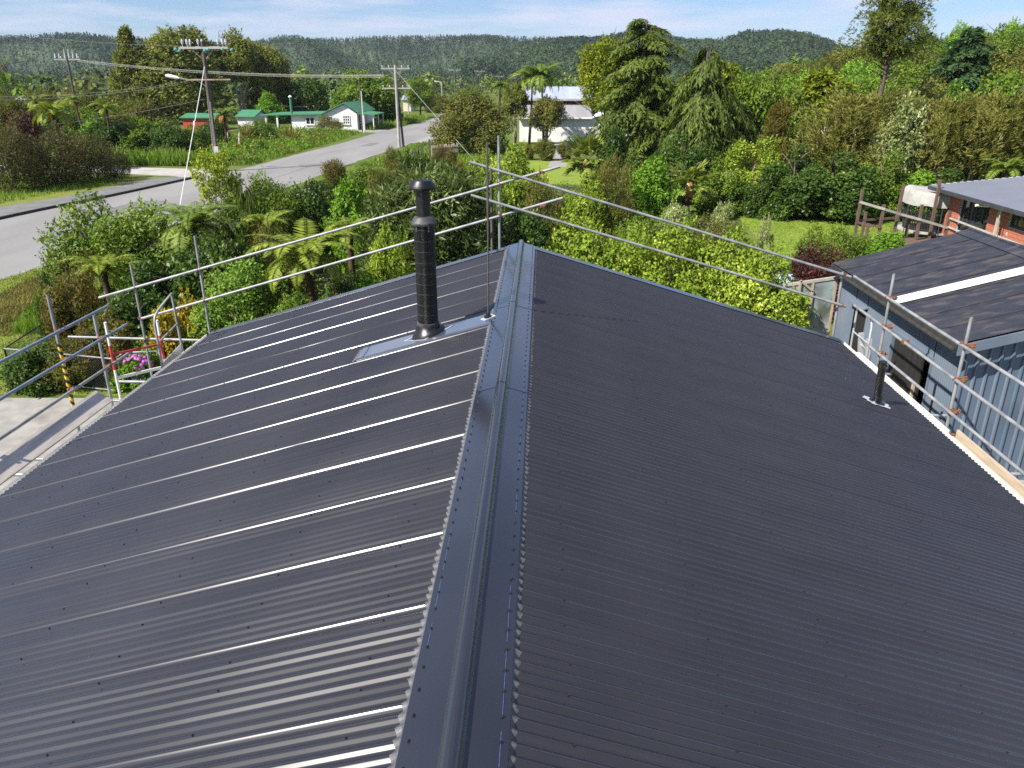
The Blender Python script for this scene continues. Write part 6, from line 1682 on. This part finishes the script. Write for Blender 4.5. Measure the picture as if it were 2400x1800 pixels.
grass('long_grass', 'rank long grass on the bank between street and cottage', [(-24.6, 66), (-24.4, 78), (-24, 92), (-24.5, 107), (-30, 111), (-40, 110), (-42, 90), (-38, 68), (-30, 65.5)], 22000, 0.55, 0.07, seed=2)
grass('long_grass', 'bright green reeds beside the gravel side road', [(-40, 66.2), (-27, 65), (-27, 69), (-40, 70)], 5000, 1.1, 0.12, seed=3)
grass('long_grass', 'tufted grass along the far footpath', [(-33.2, 30), (-31.6, 42), (-30.0, 50), (-29.6, 56), (-33, 57.5), (-38, 57), (-44, 45), (-44, 30)], 14000, 0.5, 0.06, seed=4)
grass('mown_grass', 'short grass of the near roadside verge', [(-19.9, 27), (-19.4, 31), (-18.3, 33), (-15.8, 28), (-13.7, 22.5), (-12.9, 18.4), (-9.6, 17.3), (-9.4, 16.2), (-13.3, 16.2), (-17, 12), (-20.8, 16)], 34000, 0.085, 0.025, seed=5, lean=0.7)
grass('ditch_grass', 'long green grass along the ditch beside the verge', [(-17.0, 25), (-15.2, 20.5), (-14.0, 20.6), (-14.4, 23), (-16.6, 29)], 5000, 0.38, 0.03, seed=6)
grass('dry_grass', 'dry brown grass in the shallow ditch', [(-17.9, 30), (-17.4, 26), (-15.9, 21.5), (-15.2, 20.3), (-16.8, 21.4), (-18.4, 24.5), (-18.8, 28.5)], 7000, 0.24, 0.03, 'f_flax', seed=12, lean=0.8)
grass('lawn_grass', 'short grass of the sunny back lawn', [(9.2, 30), (10.0, 36.5), (10.6, 43.5), (20, 44.5), (22, 36), (14, 28), (11, 26)], 30000, 0.06, 0.05, seed=8, lean=0.9)
grass('rough_grass', 'rough grass beyond the road on the right', [(-15.4, 66), (-14, 90), (-8, 92), (-3, 88), (-4, 72), (-8, 62)], 9000, 0.3, 0.08, seed=9)
grass('rough_grass', 'rough grass on the far side of the street past the cottage', [(-24, 112), (-21.6, 125), (-20.6, 146), (-28, 150), (-34, 130)], 9000, 0.8, 0.12, 'f_grass', seed=10)
# weeds and bramble on the bank across the street
for sd_, lb_, mt_, pl_ in ((81, 'weedy green growth on the bank before the cottage', 'f_bright', [(-24.9, 67), (-24.8, 78), (-24.6, 92), (-25.4, 106), (-31, 110), (-39, 108), (-40, 90), (-36, 69)]), (83, 'brownish weeds on the bank before the cottage', 'f_olive', [(-24.9, 67), (-24.8, 78), (-24.6, 92), (-25.4, 106), (-31, 110), (-39, 108), (-40, 90), (-36, 69)])):
    lf = Leaves(sd_); rg = lf.r; nc = 260
    cl = scatter(pl_, nc, rg); hh = rg.uniform(0.35, 1.35, nc); tt = rg.uniform(0, 1, nc)
    n = 9000; li = rg.integers(0, nc, n); u = unit(rg.normal(size=(n, 3))); u[:, 2] = np.abs(u[:, 2])
    p = np.concatenate([cl[li], np.zeros((n, 1))], 1) + u*np.stack([hh[li]*1.1, hh[li]*1.1, hh[li]], 1)*rg.uniform(0.5, 1, (n, 1))
    lf.add(p, unit(np.cross(u, rg.normal(size=(n, 3)))) + u*0.5, u+np.array([0, 0, .6])+rg.normal(size=(n, 3))*0.4, 0.30*rg.uniform(.6, 1.4, n), 0.12*rg.uniform(.6, 1.4, n), 0.6*tt[li]+0.4*rg.uniform(0, 1, n))
    o = put('roadside_weeds', lf.mesh('roadside_weeds', M[mt_])); tag(o, lb_, 'weeds', kind='stuff')
# understorey leaves over the garden soil
lf = Leaves(77); rg = lf.r
poly = [(-10.4, 18.4), (-12.2, 19.2), (-13.4, 22.2), (-15.6, 28.6), (-17.3, 33), (-16.4, 46), (-15.2, 58), (-8, 60), (-2, 55), (5, 48), (8.0, 40), (8.7, 32), (8.4, 26), (6.6, 20.3), (5.2, 15.6), (-7.0, 15.6)]
cl = scatter(poly, 900, rg); hh = rg.uniform(0.3, 1.25, 900); tt = rg.uniform(0, 1, 900)
n = 70000; li = rg.integers(0, 900, n); u = unit(rg.normal(size=(n, 3))); u[:, 2] = np.abs(u[:, 2])
p = np.concatenate([cl[li], np.zeros((n, 1))], 1) + u*np.stack([hh[li]*0.9, hh[li]*0.9, hh[li]], 1)*rg.uniform(0.5, 1, (n, 1))
lf.add(p, unit(np.cross(u, rg.normal(size=(n, 3)))) + u*0.4, u+np.array([0, 0, .6])+rg.normal(size=(n, 3))*0.4, 0.13*rg.uniform(.6, 1.4, n), 0.06*rg.uniform(.6, 1.4, n), 0.6*tt[li]+0.4*rg.uniform(0, 1, n))
o = put('ground_cover', lf.mesh('ground_cover', M['f_green'])); tag(o, 'low leafy ground cover between the garden shrubs', 'ground cover', kind='stuff')

def forest(name, label, seed, pts, hts, wds, mats, nq, kind_cone=None, lsz=0.30):
    """many small trees: pts (n,3), heights, widths"""
    for mi, mat in enumerate(mats):
        lf = Leaves(seed+mi); rg = lf.r
        sel = np.arange(len(pts)) % len(mats) == mi
        if not sel.any(): continue
        B, H, W = pts[sel], hts[sel], wds[sel]; n = len(B)
        k = n*nq; li = np.repeat(np.arange(n), nq)
        u = unit(rg.normal(size=(k, 3)) + (np.array([0, -0.25, 0.3]) if kind_cone is None else np.array([0, -0.35, 0.7])))
        cone = kind_cone[sel][li] if kind_cone is not None else np.zeros(k, bool)
        t = rg.uniform(0.05, 1, k)
        rr = np.where(cone, (1-t), 1.0)
        lump = 1 + 0.25*np.sin(5*u[:, 0]+li)*np.sin(5*u[:, 2]+li*1.7)
        x = np.where(cone, u[:, 0]*rr*W[li], u[:, 0]*W[li]*lump); y = np.where(cone, u[:, 1]*rr*W[li], u[:, 1]*W[li]*lump)
        z = np.where(cone, t*H[li]*1.15, H[li]*(0.5+0.5*u[:, 2]*lump))
        p = B[li] + np.stack([x, y, z], 1)
        D = unit(np.cross(u, rg.normal(size=(k, 3)))) + u*0.3
        N = u + np.array([0, 0, 0.35]) + rg.normal(size=(k, 3))*(0.3 if kind_cone is None else 0.12)
        s = (H[li]*0.5+W[li])*lsz
        tr_ = 0.33*rg.uniform(0, 1, n) + 0.67*(0.5 + 0.5*np.sin(B[:, 0]*0.017+1.0+0.9*np.sin(B[:, 2]*0.07))*np.sin(B[:, 2]*0.09+B[:, 0]*0.008+1.3*np.sin(B[:, 0]*0.011))) if kind_cone is not None else rg.uniform(0, 1, n)  # hills: broad light and shade, plus paler clearings, put into the tree tint
        if kind_cone is not None: tr_ = tr_**1.35
        lf.add(p - unit(D)*s[:, None]*0.5, D, N, s*rg.uniform(.7, 1.3, k), s*0.75*rg.uniform(.7, 1.3, k), 0.72*tr_[li]+(0.28 if kind_cone is None else 0.12)*rg.uniform(0, 1, k), fold=0.1)
        o = put(name, lf.mesh(name, M[mat])); tag(o, label if mi == 0 else label + ', ' + ('brownish' if mi == 1 else 'lighter' if mi == 2 else 'darker') + ' trees', 'bush', kind='stuff')
# bush on the rising ground to the right
rg = np.random.default_rng(200); L_ = []
while len(L_) < 260:
    az = rg.uniform(9, 42); d = 66 + 110*rg.uniform(0, 1)**1.2; x, y = d*math.sin(math.radians(az)), d*math.cos(math.radians(az))
    if y < 56 or (x < 24 and d < 74): continue
    L_.append((x, y, hillside(x, y)))
L_.sort(key=lambda p: math.hypot(p[0], p[1]))
kinds = [('broad1', 'green leafy tree'), ('olivetree', 'olive brown tree'), ('broad3', 'bright green tree'), ('broad2', 'dark green tree'), ('olivetree', 'olive brown tree'), ('broad1', 'green leafy tree'), ('wattle2', 'tall olive tree')]
for i, (x, y, z) in enumerate(L_):
    key, lb = kinds[(i*5 + i//3) % len(kinds)]; rx, h, cme, tme = PR[key]
    W_, H_ = rg.uniform(1.9, 3.4), rg.uniform(4.0, 7.0)
    o = bpy.data.objects.new('bush_tree', None); COL.objects.link(o); o.location = (x, y, z-0.3); o.scale = (W_/rx, W_/rx, H_/h); o.rotation_euler = (0, 0, rg.uniform(0, 6.28))
    tag(o, lb + ' in the bush on the rising ground at right', 'tree', 'bush trees on the rising ground')
    c = bpy.data.objects.new('crown', cme); COL.objects.link(c); c.parent = o
    t = bpy.data.objects.new('trunk', tme); COL.objects.link(t); t.parent = o
# trees across the flat valley
L_ = []
while len(L_) < 1500:
    az = rg.uniform(-44, 44); d = 140 + 620*rg.uniform(0, 1)**1.3; x, y = d*math.sin(math.radians(az)), d*math.cos(math.radians(az))
    if y < 300 and -34 < x+ (y-150)*0.08 < 4 and y < 240: continue
    if az > 10 and d < 190: continue
    if -52 < x < 8 and y < 152: continue
    L_.append((x, y, hillside(x, y)))
pts = np.array(L_); n = len(pts)
dd = np.hypot(pts[:, 0], pts[:, 1])
forest('valley_trees', 'belt of trees across the flat valley floor', 230, pts, rg.uniform(3.5, 9.0, n), rg.uniform(2.0, 4.6, n), ['f_hill', 'f_olive', 'f_green', 'f_hill'], 70, lsz=0.14)

# hills: ridge line given by photograph columns, pushed out to its distance
def ridge(cols, d):
    out = []
    for px, py in cols:
        r = ray(px, py); az = math.atan2(r.x, r.y); out.append((az, CAM_H + d*r.z/math.hypot(r.x, r.y)))
    return np.array(out)
def hill(name, cols, d0, d1, seed, mat, treeh, ntree, cone_frac, fmats, label, rough=10):
    rd = ridge(cols, d1); a0, a1 = rd[0, 0], rd[-1, 0]
    rg = np.random.default_rng(seed)
    ph = rg.uniform(0, 6.28, 12); fr = rg.uniform(8, 60, 12)
    def hz(az, t):
        top = np.interp(az, rd[:, 0], rd[:, 1]) - treeh*0.9
        s = np.clip(t, 0, 1); s = s*s*(3-2*s)
        gul = sum(np.sin(az*f + p + 2.2*t) for f, p in zip(fr[:6], ph[:6]))/6
        return np.maximum(-1, top*s*(1 + 0.0*gul) + rough*gul*4*s*(1-s))
    na, nt_ = 150, 22
    m = MB()
    for j in range(nt_+1):
        t = j/nt_*1.25
        for i in range(na+1):
            az = a0 + (a1-a0)*i/na; d = d0 + (d1-d0)*t
            z = float(hz(az, t)) if t <= 1 else float(hz(az, 1.0)) - (t-1)*60
            m.v.append((d*math.sin(az), d*math.cos(az), z))
    for j in range(nt_):
        for i in range(na):
            q = j*(na+1)+i; m.f.append((q, q+1, q+na+2, q+na+1))
    m.build(name, M[mat], smooth='all', recalc=False)['kind'] = 'structure'
    t = rg.uniform(0.02, 1.03, ntree)**0.9; az = rg.uniform(a0, a1, ntree); d = d0 + (d1-d0)*t
    z = np.array([float(hz(a, min(tt_, 1.0))) for a, tt_ in zip(az, t)])
    pts = np.stack([d*np.sin(az), d*np.cos(az), z], 1)
    hh_ = treeh*rg.uniform(0.6, 1.25, ntree)
    patch = np.sin(az*37+seed)*np.sin(t*9+az*11) + 0.5*np.sin(az*90+t*17)
    cone = (patch + rg.normal(size=ntree)*0.3) < (cone_frac*2-1)
    wd = np.where(cone, hh_*0.5, hh_*0.7)
    order = np.argsort(patch); 
    forest(name+'_forest', label, seed+5, pts, hh_, wd, fmats, 15, cone, lsz=0.25)
hill('far_hill', [(-500, 92), (-200, 86), (0, 87), (120, 85), (240, 88), (330, 93), (480, 100), (600, 101), (680, 97), (760, 93), (850, 90), (950, 87), (1050, 87), (1200, 89), (1330, 92), (1450, 96), (1600, 112), (1750, 125)], 760, 1350, 300, 'hill', 6.5, 16000, 0.72, ['f_pine', 'f_pine', 'f_hill'], 'pine forest over the long flat-topped hill', rough=22)
hill('right_hill', [(1080, 168), (1160, 128), (1240, 100), (1320, 91), (1400, 90), (1440, 84), (1490, 74), (1540, 80), (1606, 98), (1695, 95), (1744, 77), (1790, 74), (1838, 75), (1907, 86), (1968, 107), (2025, 122), (2120, 140), (2250, 150), (2500, 150), (2800, 160)], 520, 900, 320, 'hill', 6.5, 12000, 0.02, ['f_hill', 'f_hill', 'f_pine'], 'native forest over the rounded right hill', rough=20)
hill('distant_hill', [(1850, 118), (1980, 112), (2060, 110), (2150, 106), (2250, 112), (2400, 118), (2700, 116)], 1500, 2100, 340, 'hill', 12, 1500, 0.1, ['f_hill'], 'forest over the most distant hill at right')
# ------------------------------------------------------------------ air: the far hills fade a little
hm, ht, hb = nodes('pale_air')
ht.nodes.remove(hb)
pv = ht.nodes.new('ShaderNodeVolumePrincipled')
pv.inputs['Color'].default_value = (0.72, 0.82, 1.0, 1)
pv.inputs['Density'].default_value = 0.00008
pv.inputs['Anisotropy'].default_value = 0.0
ht.links.new(pv.outputs['Volume'], ht.nodes['Material Output'].inputs['Volume'])
m = MB(); m.bb((-2600, -450, -62), (2600, 4100, 175))
hz_ = m.build('haze', hm); hz_['kind'] = 'stuff'; tag(hz_, 'thin pale air in front of the far hills', 'haze')
